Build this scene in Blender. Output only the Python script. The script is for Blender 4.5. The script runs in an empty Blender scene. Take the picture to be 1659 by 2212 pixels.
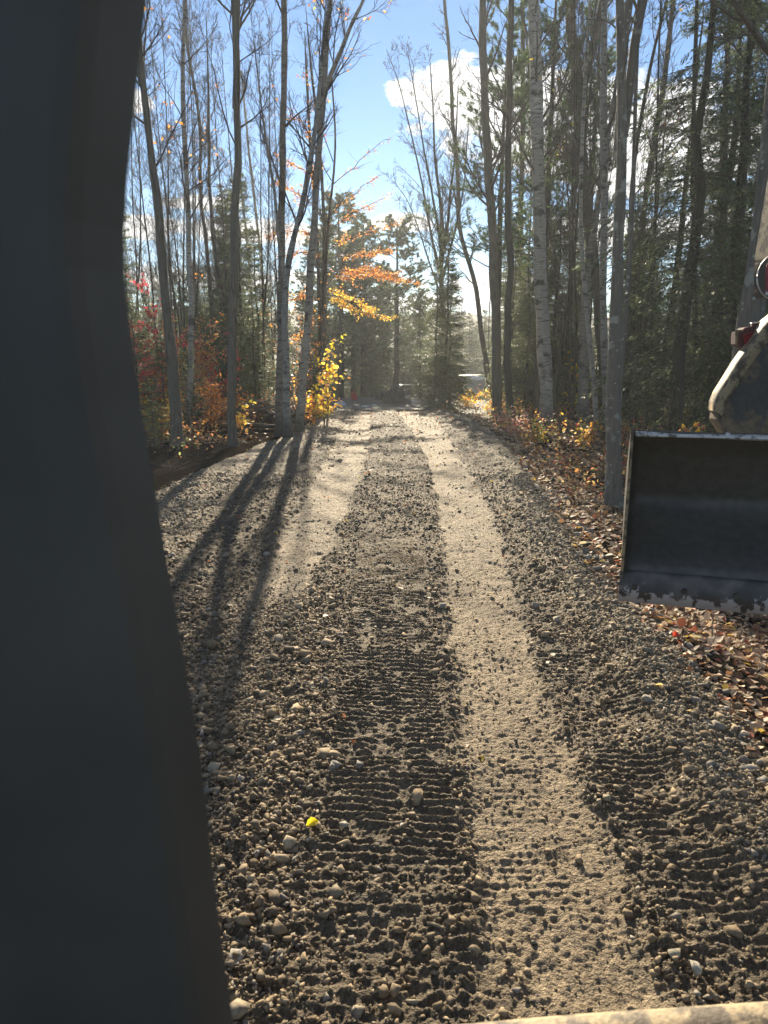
import bpy, bmesh, math, random
import numpy as np
from mathutils import Vector, Matrix

rng = np.random.default_rng(7)
random.seed(7)
SC = bpy.context.scene
COL = SC.collection
R = math.radians

# ------------------------------------------------------------------ camera, world, sun, exposure
FPX = 1597.0
PITCH = math.atan(361 / FPX)
EYE = 2.1
cam = bpy.data.cameras.new('camera')
camo = bpy.data.objects.new('camera', cam)
COL.objects.link(camo)
camo.location = (0, 0, EYE)
camo.rotation_euler = (math.pi / 2 - PITCH, 0, 0)
cam.sensor_fit = 'VERTICAL'
cam.sensor_height = 36
cam.lens = FPX / 2212 * 36
cam.clip_start = 0.02
cam.clip_end = 4000
cam.dof.use_dof = True
cam.dof.focus_distance = 9
cam.dof.aperture_fstop = 7.0
SC.camera = camo

SUN_EL, SUN_AZ = 23.0, -2.3           # azimuth from +Y towards +X
w = bpy.data.worlds.new('World')
SC.world = w
w.use_nodes = True
nt = w.node_tree
for n in list(nt.nodes):
    nt.nodes.remove(n)


class NG:
    """small node-graph helper"""
    def __init__(s, tree):
        s.t = tree
    def n(s, typ, ins=None, **kw):
        nd = s.t.nodes.new(typ)
        for k, v in kw.items():
            setattr(nd, k, v)
        for k, v in (ins or {}).items():
            sock = nd.inputs[k]
            if isinstance(v, bpy.types.NodeSocket):
                s.t.links.new(v, sock)
            else:
                sock.default_value = v
        return nd
    def m(s, op, a, b=None, c=None, clamp=False):
        nd = s.t.nodes.new('ShaderNodeMath')
        nd.operation = op
        nd.use_clamp = clamp
        for i, v in enumerate((a, b, c)):
            if v is None:
                continue
            if isinstance(v, bpy.types.NodeSocket):
                s.t.links.new(v, nd.inputs[i])
            else:
                nd.inputs[i].default_value = v
        return nd.outputs[0]
    def ramp(s, fac, stops, interp='LINEAR'):
        nd = s.t.nodes.new('ShaderNodeValToRGB')
        nd.color_ramp.interpolation = interp
        els = nd.color_ramp.elements
        while len(els) < len(stops):
            els.new(0.5)
        for e, (p, c) in zip(els, stops):
            e.position = p
            e.color = (*c, 1) if len(c) == 3 else c
        if isinstance(fac, bpy.types.NodeSocket):
            s.t.links.new(fac, nd.inputs[0])
        return nd.outputs[0]
    def mix(s, f, a, b, blend='MIX'):
        nd = s.t.nodes.new('ShaderNodeMix')
        nd.data_type = 'RGBA'
        nd.blend_type = blend
        for i, v in ((0, f), (6, a), (7, b)):
            if isinstance(v, bpy.types.NodeSocket):
                s.t.links.new(v, nd.inputs[i])
            elif i == 0:
                nd.inputs[i].default_value = v
            else:
                nd.inputs[i].default_value = (*v, 1)
        return nd.outputs[2]


g = NG(nt)
sky = g.n('ShaderNodeTexSky', sky_type='NISHITA', sun_disc=False)
sky.sun_elevation = R(SUN_EL)
sky.sun_rotation = R(SUN_AZ)
sky.air_density = 1.0
sky.dust_density = 0.0
sky.altitude = 600
sky.ozone_density = 1.5
tc = g.n('ShaderNodeTexCoord')
sep = g.n('ShaderNodeSeparateXYZ', {0: tc.outputs['Generated']})
az = g.m('ARCTAN2', sep.outputs[0], sep.outputs[1])
el = g.m('ARCSINE', sep.outputs[2])


def azel(u, v):
    x = (u - 829.5) / FPX
    y = (1106 - v) / FPX
    d = Vector((x, math.cos(PITCH) + y * math.sin(PITCH), -math.sin(PITCH) + y * math.cos(PITCH))).normalized()
    return math.atan2(d.x, d.y), math.asin(d.z)


CLOUDS = [(900, 205, 65, 30, 1.0), (1010, 190, 120, 55, 1.1), (1130, 250, 180, 85, 1.3), (1330, 300, 150, 90, 1.4), (1450, 250, 110, 60, 1.0),
          (1560, 330, 140, 70, .9), (873, 480, 75, 20, 1.1), (430, 437, 100, 16, .9), (300, 490, 160, 22, 1.1), (560, 500, 260, 26, 1.0),
          (930, 655, 300, 24, .9), (1100, 620, 120, 34, 1.0), (1400, 500, 260, 46, .9), (250, 215, 70, 25, .9), (480, 600, 260, 30, .7),
          (-500, 300, 500, 80, 1.0), (2300, 260, 500, 90, 1.0)]
blob = None
for (u, v, ru, rv, st) in CLOUDS:
    a0, e0 = azel(u, v)
    ra = ru / FPX
    re = rv / FPX
    da = g.m('DIVIDE', g.m('SUBTRACT', az, a0), ra)
    de = g.m('DIVIDE', g.m('SUBTRACT', el, e0), re)
    q = g.m('SUBTRACT', st, g.m('ADD', g.m('MULTIPLY', da, da), g.m('MULTIPLY', de, de)))
    blob = q if blob is None else g.m('MAXIMUM', blob, q)
# unseen cloud cover added overhead and behind the viewer as neutral fill light
side = g.m('MINIMUM', g.m('MULTIPLY', g.m('SUBTRACT', g.m('ABSOLUTE', az), 1.0), 4.0), -.05)
over = g.m('MINIMUM', g.m('MULTIPLY', g.m('SUBTRACT', el, .75), 4.0), -.05)
blob = g.m('MAXIMUM', g.m('MAXIMUM', blob, side), over)
blob = g.m('MAXIMUM', blob, -2.0)
cvec = g.n('ShaderNodeCombineXYZ', {0: az, 1: g.m('MULTIPLY', el, 2.2), 2: 0.0})
cn = g.n('ShaderNodeTexNoise', {'Vector': cvec.outputs[0], 'Scale': 14.0, 'Detail': 9.0, 'Roughness': 0.62})
cm = g.m('ADD', blob, g.m('MULTIPLY', g.m('SUBTRACT', cn.outputs[0], 0.5), 4.2))
cmask = g.ramp(cm, [(0.0, (0, 0, 0)), (0.55, (1, 1, 1))], 'EASE')
cn2 = g.n('ShaderNodeTexNoise', {'Vector': cvec.outputs[0], 'Scale': 30.0, 'Detail': 5.0})
ccol = g.ramp(cn2.outputs[0], [(0.3, (0.74, 0.76, 0.80)), (0.65, (1, .985, .96))])
sky_t = g.mix(1.0, sky.outputs[0], (0.64, 0.84, 1.02), 'MULTIPLY')
bg1 = g.n('ShaderNodeBackground', {'Color': sky_t, 'Strength': 0.05})
bg2 = g.n('ShaderNodeBackground', {'Color': ccol, 'Strength': 0.5})
mx = g.n('ShaderNodeMixShader', {0: cmask, 1: bg1.outputs[0], 2: bg2.outputs[0]})
g.n('ShaderNodeOutputWorld', {0: mx.outputs[0]})

sl = bpy.data.lights.new('sun', 'SUN')
sl.energy = 5.0
sl.angle = R(0.53)
sl.color = (1.0, 0.86, 0.64)
so = bpy.data.objects.new('sun', sl)
COL.objects.link(so)
sd = Vector((math.sin(R(SUN_AZ)) * math.cos(R(SUN_EL)), math.cos(R(SUN_AZ)) * math.cos(R(SUN_EL)), math.sin(R(SUN_EL))))
so.rotation_euler = sd.to_track_quat('Z', 'Y').to_euler()
so.location = (0, 60, 40)

SC.view_settings.view_transform = 'Standard'
SC.view_settings.look = 'None'
SC.view_settings.gamma = 1
SC.view_settings.exposure = 1.52
cy = SC.cycles
cy.max_bounces = 5
cy.diffuse_bounces = 3
cy.glossy_bounces = 2
cy.transmission_bounces = 4
cy.transparent_max_bounces = 4
cy.volume_bounces = 0
cy.use_denoising = True


# ------------------------------------------------------------------ coordinates
def ray(u, v):
    y = (1106 - v) / FPX
    return Vector(((u - 829.5) / FPX, math.cos(PITCH) + y * math.sin(PITCH), -math.sin(PITCH) + y * math.cos(PITCH)))


def P(u, v, Y):
    r = ray(u, v)
    return Vector((0, 0, EYE)) + r * (Y / r.y)


# ------------------------------------------------------------------ numpy noise
_T = rng.random((256, 256))
_T2 = rng.random((256, 256))
_T3 = rng.random((256, 256))


def sstep(a, b, x):
    t = np.clip((np.asarray(x, float) - a) / (b - a), 0, 1)
    return t * t * (3 - 2 * t)


def vn(x, y, s=0):
    x = np.asarray(x, float) + s * 17.31
    y = np.asarray(y, float) + s * 9.73
    xi = np.floor(x).astype(int); yi = np.floor(y).astype(int)
    fx = x - xi; fy = y - yi
    fx = fx * fx * (3 - 2 * fx); fy = fy * fy * (3 - 2 * fy)
    a = _T[xi & 255, yi & 255]; b = _T[(xi + 1) & 255, yi & 255]
    c = _T[xi & 255, (yi + 1) & 255]; d = _T[(xi + 1) & 255, (yi + 1) & 255]
    return (a + (b - a) * fx) * (1 - fy) + (c + (d - c) * fx) * fy - 0.5


def fbm(x, y, sc, octv=3, s=0):
    r = 0; a = 1.0; f = 1.0 / sc
    for o in range(octv):
        ca, sa = math.cos(o * 1.1), math.sin(o * 1.1)
        r = r + a * vn((x * ca - y * sa) * f, (x * sa + y * ca) * f, s + o)
        a *= .5; f *= 2.03
    return r


def domes(x, y, c, fill, s):
    """rounded lumps of mean spacing c"""
    px = np.asarray(x) / c; py = np.asarray(y) / c
    xi = np.floor(px).astype(int); yi = np.floor(py).astype(int)
    h = np.zeros(px.shape)
    for dx in (-1, 0, 1):
        for dy in (-1, 0, 1):
            cx = xi + dx; cyy = yi + dy
            a = (cx + s * 31) & 255; b = (cyy + s * 57) & 255
            ox = _T[a, b]; oy = _T2[a, b]; rr = _T3[a, b]
            rad = np.where(rr < fill, 0.25 + 0.4 * _T2[b, a], 0.001)
            ca = np.cos(ox * 40); sa = np.sin(ox * 40)
            ex = px - cx - ox; ey = py - cyy - oy
            e1 = (ex * ca + ey * sa); e2 = (-ex * sa + ey * ca) * 1.5
            q = 1 - (e1 * e1 + e2 * e2) / (rad * rad)
            h = np.maximum(h, rad * np.sqrt(np.clip(q, 0, 1)) * (0.5 + rr))
    return h * c


# ------------------------------------------------------------------ mesh helpers
def mesh_obj(name, V, faces, mats, parent=None, smooth=False, col=None, fmat=None, loc=None):
    """faces: list of int arrays [N,3] / [N,4]; fmat: list of material index per array"""
    me = bpy.data.meshes.new(name)
    V = np.asarray(V, dtype=np.float32)
    faces = [np.asarray(f, dtype=np.int32) for f in faces if len(f)]
    me.vertices.add(len(V))
    me.vertices.foreach_set('co', V.ravel())
    nl = sum(f.size for f in faces); nf = sum(len(f) for f in faces)
    me.loops.add(nl)
    me.loops.foreach_set('vertex_index', np.concatenate([f.ravel() for f in faces]))
    me.polygons.add(nf)
    tot = np.concatenate([np.full(len(f), f.shape[1], np.int32) for f in faces])
    st = np.concatenate([[0], np.cumsum(tot)[:-1]]).astype(np.int32)
    me.polygons.foreach_set('loop_start', st)
    if fmat is not None:
        me.polygons.foreach_set('material_index', np.concatenate([np.full(len(f), k, np.int32) for f, k in zip(faces, fmat)]))
    if smooth:
        me.polygons.foreach_set('use_smooth', np.ones(nf, bool))
    me.update(calc_edges=True)
    if col is not None:
        at = me.color_attributes.new('Col', 'FLOAT_COLOR', 'POINT')
        c4 = np.ones((len(V), 4), np.float32)
        c4[:, :3] = col
        at.data.foreach_set('color', c4.ravel())
    for m in (mats if isinstance(mats, (list, tuple)) else [mats]):
        me.materials.append(m)
    o = bpy.data.objects.new(name, me)
    COL.objects.link(o)
    if parent is not None:
        o.parent = parent
    if loc is not None:
        o.location = loc
    return o


def tag(o, label=None, cat=None, group=None, kind=None):
    if label: o['label'] = label
    if cat: o['category'] = cat
    if group: o['group'] = group
    if kind: o['kind'] = kind
    return o


def empty(name, loc, label, cat, group=None, rz=0):
    o = bpy.data.objects.new(name, None)
    COL.objects.link(o)
    o.empty_display_size = .2
    o.location = loc
    o.rotation_euler = (0, 0, rz)
    return tag(o, label, cat, group)


def tubes(Pp, Rr, sides=3, cap=False):
    """Pp [N,k,3], Rr [N,k] -> verts, quads"""
    N, k, _ = Pp.shape
    T = np.empty_like(Pp)
    T[:, 1:-1] = Pp[:, 2:] - Pp[:, :-2]
    T[:, 0] = Pp[:, 1] - Pp[:, 0]
    T[:, -1] = Pp[:, -1] - Pp[:, -2]
    T /= np.linalg.norm(T, axis=2, keepdims=True) + 1e-9
    D = Pp[:, -1] - Pp[:, 0]
    D /= np.linalg.norm(D, axis=1, keepdims=True) + 1e-9
    ref = np.where(np.abs(D[:, 2:3]) > .8, np.array([[1., 0, 0]]), np.array([[0, 0, 1.]]))
    ref = np.repeat(ref[:, None, :], k, 1)
    A = np.cross(T, ref); A /= np.linalg.norm(A, axis=2, keepdims=True) + 1e-9
    B = np.cross(T, A)
    an = np.arange(sides) * 2 * math.pi / sides
    V = Pp[:, :, None, :] + Rr[:, :, None, None] * (np.cos(an)[None, None, :, None] * A[:, :, None, :] + np.sin(an)[None, None, :, None] * B[:, :, None, :])
    V = V.reshape(-1, 3)
    idx = np.arange(N * k * sides).reshape(N, k, sides)
    a = idx[:, :-1, :]; b = np.roll(idx, -1, 2)[:, :-1, :]
    c = np.roll(idx, -1, 2)[:, 1:, :]; d = idx[:, 1:, :]
    F = np.stack([a, b, c, d], -1).reshape(-1, 4)
    return V, F


class Bag:
    def __init__(s):
        s.v = []; s.f = []; s.c = []; s.n = 0
    def add(s, V, F, C=None):
        s.v.append(V); s.f.append(F + s.n); s.n += len(V)
        if C is not None: s.c.append(C)
    def out(s):
        F3 = [f for f in s.f if f.shape[1] == 3]; F4 = [f for f in s.f if f.shape[1] == 4]
        fs = []
        if F3: fs.append(np.concatenate(F3))
        if F4: fs.append(np.concatenate(F4))
        return np.concatenate(s.v), fs, (np.concatenate(s.c) if s.c else None)
    def build(s, name, mats, parent=None, smooth=False, loc=None):
        V, fs, C = s.out()
        return mesh_obj(name, V, fs, mats, parent, smooth, C, None, loc)


def nrm(a):
    return a / (np.linalg.norm(a, axis=-1, keepdims=True) + 1e-9)


def grow(S, D, L, k, wander, up):
    """vectorised wandering polylines"""
    N = len(S)
    Pp = np.empty((N, k, 3)); Pp[:, 0] = S
    d = nrm(D.copy())
    for i in range(1, k):
        d = nrm(d + rng.normal(0, wander, (N, 3)) + np.array([0, 0, 1.0]) * up)
        Pp[:, i] = Pp[:, i - 1] + d * (L / (k - 1))[:, None]
    return Pp


def sample(Pp, Rr, t):
    """Pp [N,k,3], t [N,m] in 0..1 -> points, tangents, radii"""
    N, k, _ = Pp.shape
    x = t * (k - 1); i = np.clip(np.floor(x).astype(int), 0, k - 2); f = x - i
    n = np.arange(N)[:, None]
    a = Pp[n, i]; b = Pp[n, i + 1]
    return a + (b - a) * f[..., None], nrm(b - a), Rr[n, i] * (1 - f) + Rr[n, i + 1] * f


def side_dirs(T, ang):
    """directions leaving tangents T at angle ang, random roll"""
    q = rng.normal(0, 1, T.shape)
    q = q - (q * T).sum(-1, keepdims=True) * T
    q = nrm(q)
    return T * np.cos(ang)[..., None] + q * np.sin(ang)[..., None]


def leaves(C, size, pal, flat=0.5, aspect=0.55, droop=0.0):
    """six-point folded leaves; C [N,3]"""
    N = len(C)
    size = np.broadcast_to(size, (N,)) * rng.uniform(.65, 1.25, N)
    a = rng.normal(0, 1, (N, 3)); a[:, 2] = a[:, 2] * (1 - flat) - droop
    a = nrm(a)
    nn = rng.normal(0, 1, (N, 3)) * (1 - flat) + np.array([0, 0, 1.0]) * flat * 2
    b = nrm(np.cross(nn, a)); nn = np.cross(a, b)
    fold = rng.uniform(.05, .5, N)[:, None] * size[:, None]
    W = aspect * size[:, None] * rng.uniform(.75, 1.2, N)[:, None]
    sz = size[:, None]
    curl = rng.normal(0, .22, N)[:, None] * sz
    V = np.stack([C, C + a * sz * .33 + b * W * .5 + nn * fold * .4, C + a * sz * .7 + b * W * .38 + nn * (fold * .3 + curl),
                  C + a * sz + nn * curl, C + a * sz * .7 - b * W * .38 + nn * (fold * .3 + curl), C + a * sz * .33 - b * W * .5 + nn * fold * .4], 1).reshape(-1, 3)
    i = np.arange(N)[:, None] * 6
    F = np.concatenate([i + np.array([[0, 1, 2, 3]]), i + np.array([[0, 3, 4, 5]])])
    pal = np.asarray(pal)
    wts = pal[:, 3] / pal[:, 3].sum()
    cc = pal[rng.choice(len(pal), N, p=wts), :3] * rng.uniform(.6, 1.3, (N, 1))
    return V, F, np.repeat(cc, 6, 0)


# ------------------------------------------------------------------ materials
def mat(name):
    m = bpy.data.materials.new(name)
    m.use_nodes = True
    m.node_tree.nodes.clear()
    return m, NG(m.node_tree)


def finish(g, sh):
    g.n('ShaderNodeOutputMaterial', {0: sh})


def leaf_mat(name, trans=.5, rough=.5, gain=1.0, spec=.35):
    m, g = mat(name)
    c = g.n('ShaderNodeVertexColor', layer_name='Col').outputs[0]
    d = g.n('ShaderNodeBsdfPrincipled', {'Base Color': c, 'Roughness': rough, 'Specular IOR Level': spec})
    t = g.n('ShaderNodeBsdfTranslucent', {'Color': g.mix(1.0, c, (gain,) * 3, 'MULTIPLY')})
    x = g.n('ShaderNodeMixShader', {0: trans, 1: d.outputs[0], 2: t.outputs[0]})
    finish(g, x.outputs[0])
    return m


M_LEAF = leaf_mat('autumn_leaf', .65, .45, 1.6)
M_NEEDLE = leaf_mat('needle', .5, .5, 1.7, .2)
M_LITTER = leaf_mat('fallen_leaf', .35, .6, 1.2)


def bark_mat(name, cols, birch=False, lichen=None):
    m, g = mat(name)
    tc = g.n('ShaderNodeTexCoord').outputs['Object']
    oi = g.n('ShaderNodeObjectInfo').outputs['Random']
    mp = g.n('ShaderNodeMapping', {0: tc, 3: (30, 30, 3.5) if not birch else (5, 5, 30)})
    n1 = g.n('ShaderNodeTexNoise', {'Vector': mp.outputs[0], 'Scale': 1.0, 'Detail': 5.0, 'Roughness': .6})
    n2 = g.n('ShaderNodeTexNoise', {'Vector': tc, 'Scale': 2.3, 'Detail': 4.0})
    c = g.ramp(n1.outputs[0], [(.32, cols[0]), (.62, cols[1])])
    c = g.mix(g.ramp(n2.outputs[0], [(.42, (0, 0, 0)), (.62, (1, 1, 1))]), c, cols[2])
    bump_src = n1.outputs[0]
    if birch:
        n3 = g.n('ShaderNodeTexNoise', {'Vector': g.n('ShaderNodeMapping', {0: tc, 3: (5, 5, 20)}).outputs[0], 'Scale': 1.0, 'Detail': 2.0})
        c = g.mix(g.ramp(n3.outputs[0], [(.58, (0, 0, 0)), (.66, (.8, .8, .8))]), c, (.10, .085, .07))
        n4 = g.n('ShaderNodeTexNoise', {'Vector': g.n('ShaderNodeMapping', {0: tc, 3: (2.4, 2.4, 3.2)}).outputs[0], 'Scale': 1.0, 'Detail': 3.0})
        c = g.mix(g.ramp(n4.outputs[0], [(.56, (0, 0, 0)), (.66, (1, 1, 1))]), c, (.09, .08, .068))
        z = g.n('ShaderNodeSeparateXYZ', {0: tc}).outputs[2]
        c = g.mix(g.ramp(g.m('ADD', z, g.m('MULTIPLY', n2.outputs[0], .6)), [(.35, (1, 1, 1)), (.95, (0, 0, 0))]), c, (.07, .06, .048))
    if lichen:
        v = g.n('ShaderNodeTexVoronoi', {'Vector': tc, 'Scale': 9.0})
        c = g.mix(g.ramp(v.outputs['Distance'], [(.10, (1, 1, 1)), (.20, (0, 0, 0))]), c, lichen)
        v = g.n('ShaderNodeTexNoise', {'Vector': tc, 'Scale': 5.0, 'Detail': 4.0})
        c = g.mix(g.ramp(v.outputs[0], [(.58, (0, 0, 0)), (.66, (.8, .8, .8))]), c, lichen)
    c = g.mix(1.0, c, g.ramp(oi, [(0, (.8, .8, .8)), (1, (1.15, 1.12, 1.08))]), 'MULTIPLY')
    bp = g.n('ShaderNodeBump', {'Strength': .6, 'Distance': .02, 'Height': bump_src})
    b = g.n('ShaderNodeBsdfPrincipled', {'Base Color': c, 'Roughness': .85, 'Specular IOR Level': .25, 'Normal': bp.outputs[0]})
    finish(g, b.outputs[0])
    return m


M_BARK = bark_mat('grey_bark', [(.06, .05, .038), (.17, .145, .112), (.12, .108, .085)])
M_DARK = bark_mat('dark_bark', [(.035, .028, .021), (.105, .088, .066), (.07, .062, .048)])
M_BIRCH = bark_mat('birch_bark', [(.22, .195, .155), (.42, .385, .32), (.30, .272, .228)], birch=True)
M_GOLDB = bark_mat('yellow_birch_bark', [(.13, .11, .085), (.28, .245, .195), (.20, .18, .15)], birch=True)
M_LICH = bark_mat('lichen_bark', [(.075, .066, .055), (.17, .152, .128), (.12, .112, .098)], lichen=(.28, .29, .25))
M_TWIG = bark_mat('twig', [(.06, .044, .034), (.14, .108, .086), (.10, .08, .066)])


def simple(name, c, rough=.6, metal=0.0, c2=None, sc=4.0, th=(.45, .6), spec=.5, bump=0, coat=0.0):
    m, g = mat(name)
    tc = g.n('ShaderNodeTexCoord').outputs['Object']
    n = g.n('ShaderNodeTexNoise', {'Vector': tc, 'Scale': sc, 'Detail': 6.0, 'Roughness': .6})
    col = g.ramp(n.outputs[0], [(th[0], c), (th[1], c2 or c)])
    n2 = g.n('ShaderNodeTexNoise', {'Vector': tc, 'Scale': sc * 7, 'Detail': 4.0})
    col = g.mix(1.0, col, g.ramp(n2.outputs[0], [(.3, (.75,) * 3), (.7, (1.15,) * 3)]), 'MULTIPLY')
    ins = {'Base Color': col, 'Roughness': rough, 'Metallic': metal, 'Specular IOR Level': spec}
    if bump:
        ins['Normal'] = g.n('ShaderNodeBump', {'Strength': .5, 'Distance': bump, 'Height': n2.outputs[0]}).outputs[0]
    finish(g, g.n('ShaderNodeBsdfPrincipled', ins).outputs[0])
    return m


def ground_mat(name, a, b, c, sc=3.0, bumpd=.01, spec=.2, attr=False):
    m, g = mat(name)
    tc = g.n('ShaderNodeTexCoord').outputs['Object']
    n1 = g.n('ShaderNodeTexNoise', {'Vector': tc, 'Scale': sc, 'Detail': 6.0, 'Roughness': .65})
    n2 = g.n('ShaderNodeTexNoise', {'Vector': tc, 'Scale': 70.0, 'Detail': 6.0, 'Roughness': .7})
    v = g.n('ShaderNodeTexVoronoi', {'Vector': tc, 'Scale': 55.0})
    col = g.ramp(n1.outputs[0], [(.35, a), (.62, b)])
    col = g.mix(g.ramp(n2.outputs[0], [(.45, (0, 0, 0)), (.7, (.7,) * 3)]), col, c)
    v2 = g.n('ShaderNodeTexVoronoi', {'Vector': tc, 'Scale': 130.0})
    col = g.mix(1.0, col, g.ramp(v.outputs['Color'], [(0, (.62,) * 3), (1, (1.32,) * 3)]), 'MULTIPLY')
    col = g.mix(1.0, col, g.ramp(v2.outputs['Color'], [(0, (.60, .58, .55)), (.5, (1, 1, 1)), (1, (1.35, 1.34, 1.32))]), 'MULTIPLY')
    n4 = g.n('ShaderNodeTexNoise', {'Vector': tc, 'Scale': 9.0, 'Detail': 5.0, 'Roughness': .6})
    col = g.mix(1.0, col, g.ramp(n4.outputs[0], [(.35, (.80, .79, .78)), (.6, (1.08,) * 3)]), 'MULTIPLY')
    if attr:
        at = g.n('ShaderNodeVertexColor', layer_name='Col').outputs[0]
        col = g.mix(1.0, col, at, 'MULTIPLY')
    h = g.m('ADD', g.m('ADD', n2.outputs[0], g.m('MULTIPLY', v.outputs['Distance'], -.7)), g.m('MULTIPLY', v2.outputs['Distance'], -.5))
    bp = g.n('ShaderNodeBump', {'Strength': 1.0, 'Distance': bumpd, 'Height': h})
    finish(g, g.n('ShaderNodeBsdfPrincipled', {'Base Color': col, 'Roughness': .78, 'Specular IOR Level': spec, 'Normal': bp.outputs[0]}).outputs[0])
    return m


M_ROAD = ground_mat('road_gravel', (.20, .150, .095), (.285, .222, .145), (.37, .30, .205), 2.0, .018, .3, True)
M_FLOOR = ground_mat('forest_soil', (.020, .017, .014), (.042, .034, .026), (.062, .050, .037), 3.0, .02, 0.0)
M_CLEAR = ground_mat('shaded_gravel', (.06, .06, .06), (.10, .097, .092), (.15, .14, .13), 1.5, .01)  # shade over the clearing is put into this gravel colour
M_STONE, g = mat('crushed_stone')
tcn = g.n('ShaderNodeTexCoord').outputs['Object']
n1 = g.n('ShaderNodeTexNoise', {'Vector': tcn, 'Scale': 45.0, 'Detail': 6.0, 'Roughness': .7})
cc = g.n('ShaderNodeVertexColor', layer_name='Col').outputs[0]
cc = g.mix(1.0, cc, g.ramp(n1.outputs[0], [(.3, (.65,) * 3), (.7, (1.3,) * 3)]), 'MULTIPLY')
bp = g.n('ShaderNodeBump', {'Strength': .7, 'Distance': .006, 'Height': n1.outputs[0]})
finish(g, g.n('ShaderNodeBsdfPrincipled', {'Base Color': cc, 'Roughness': .8, 'Specular IOR Level': .2, 'Normal': bp.outputs[0]}).outputs[0])

# ------------------------------------------------------------------ terrain
EY = np.array([-3, 3.2, 4.4, 5.8, 7.3, 8.9, 11.1, 17.6, 21.5, 24.4, 30])
ER = np.array([1.9, 1.87, 1.97, 1.97, 1.97, 2.13, 2.2, 2.6, 2.35, 2.0, 1.9])
LY = np.array([-3, 5, 9.9, 13.4, 15.9, 17.2, 21.6, 24.2, 30])
LE = np.array([-3.3, -3.3, -3.2, -2.85, -2.5, -2.1, -1.85, -1.75, -1.7])
RLY = [-3, 1.9, 2.6, 3.65, 4.9, 7.3, 10, 14.5, 20.3, 23, 30]
RLX = [.25, .29, .32, .37, .41, .55, .68, .74, .55, .35, .3]
RRX = [.94, .94, .99, 1.03, 1.1, 1.28, 1.46, 1.52, 1.56, 1.46, 1.4]
LLY = [-3, 5.9, 7.3, 9.5, 12.3, 15.9, 22.3, 30]
LLX = [-1.5, -1.35, -1.18, -1.15, -1.17, -1.15, -1.24, -1.2]
LRX = [-.9, -.65, -.55, -.40, -.34, -.27, -.35, -.4]


def edgeR(y): return np.interp(y, EY, ER)
def edgeL(y): return np.interp(y, LY, LE)
def crest(y): return -1.9 * sstep(38, 56, y) - .62 * sstep(21.5, 35, y) + .02 * sstep(8, 18, y)


def tz(x, y):
    """forest floor height"""
    x = np.asarray(x, float); y = np.asarray(y, float)
    z = crest(y)
    z = z - .32 * sstep(.1, 1.3, x - edgeR(y)) * (1 - .5 * sstep(20, 40, y))
    z = z - .06 * sstep(0, 1.0, edgeL(y) - x)
    off = np.maximum(sstep(0, 1, x - edgeR(y)), sstep(0, 1, edgeL(y) - x))
    yard = sstep(24, 26, y) * (1 - sstep(40, 44, y)) * sstep(-9, -7, x) * (1 - sstep(5, 7, x))
    off = off * (1 - yard)
    return z + off * (.16 * fbm(x, y, 1.6, 3, 3) + .05 * fbm(x, y, .3, 2, 5)) + sstep(120, 300, np.hypot(x, y)) * 1.0


def masks(x, y):
    wob = .06 * vn(x * 0 + y * 1.7, y * 0, 2) + .09 * fbm(x, y, .22, 4, 8)
    e = .10
    def lane(a, b): return sstep(0, e, x - a + wob) * sstep(0, e, b - x + wob)
    SR = lane(np.interp(y, RLY, RLX), np.interp(y, RLY, RRX))
    SL = lane(np.interp(y, LLY, LLX), np.interp(y, LLY, LRX)) * (.45 * sstep(3.2, 4.2, y + .8 * fbm(x, y, .7, 2, 4)) + .55 * sstep(5.2, 7, y + 1.2 * fbm(x, y, .7, 2, 4)))
    patch = sstep(.05, .22, fbm(x, y, .45, 2, 11))
    S = np.maximum(SR * (1 - .35 * patch), SL * (1 - .4 * patch))
    S = S * (1 - .35 * sstep(2.9, 2.2, y) * sstep(-.1, .2, fbm(x, y, .3, 2, 13)))
    T = sstep(0, .04, x + .3) * sstep(0, .04, .28 + .02 * y - x) * (.45 + .55 * sstep(2.4, 3.0, y)) * (1 - sstep(7, 10, y))
    c2 = 1.36
    T2 = sstep(0, .05, x - c2 + .33) * sstep(0, .05, c2 + .33 - x) * (1 - sstep(5, 7, y)) * (.35 + .65 * sstep(-.25, 0, fbm(x, y, .3, 2, 71)))
    T = np.clip(np.maximum(T, T2 * .8) * (1 - SR), 0, 1)
    return S, T


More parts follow.
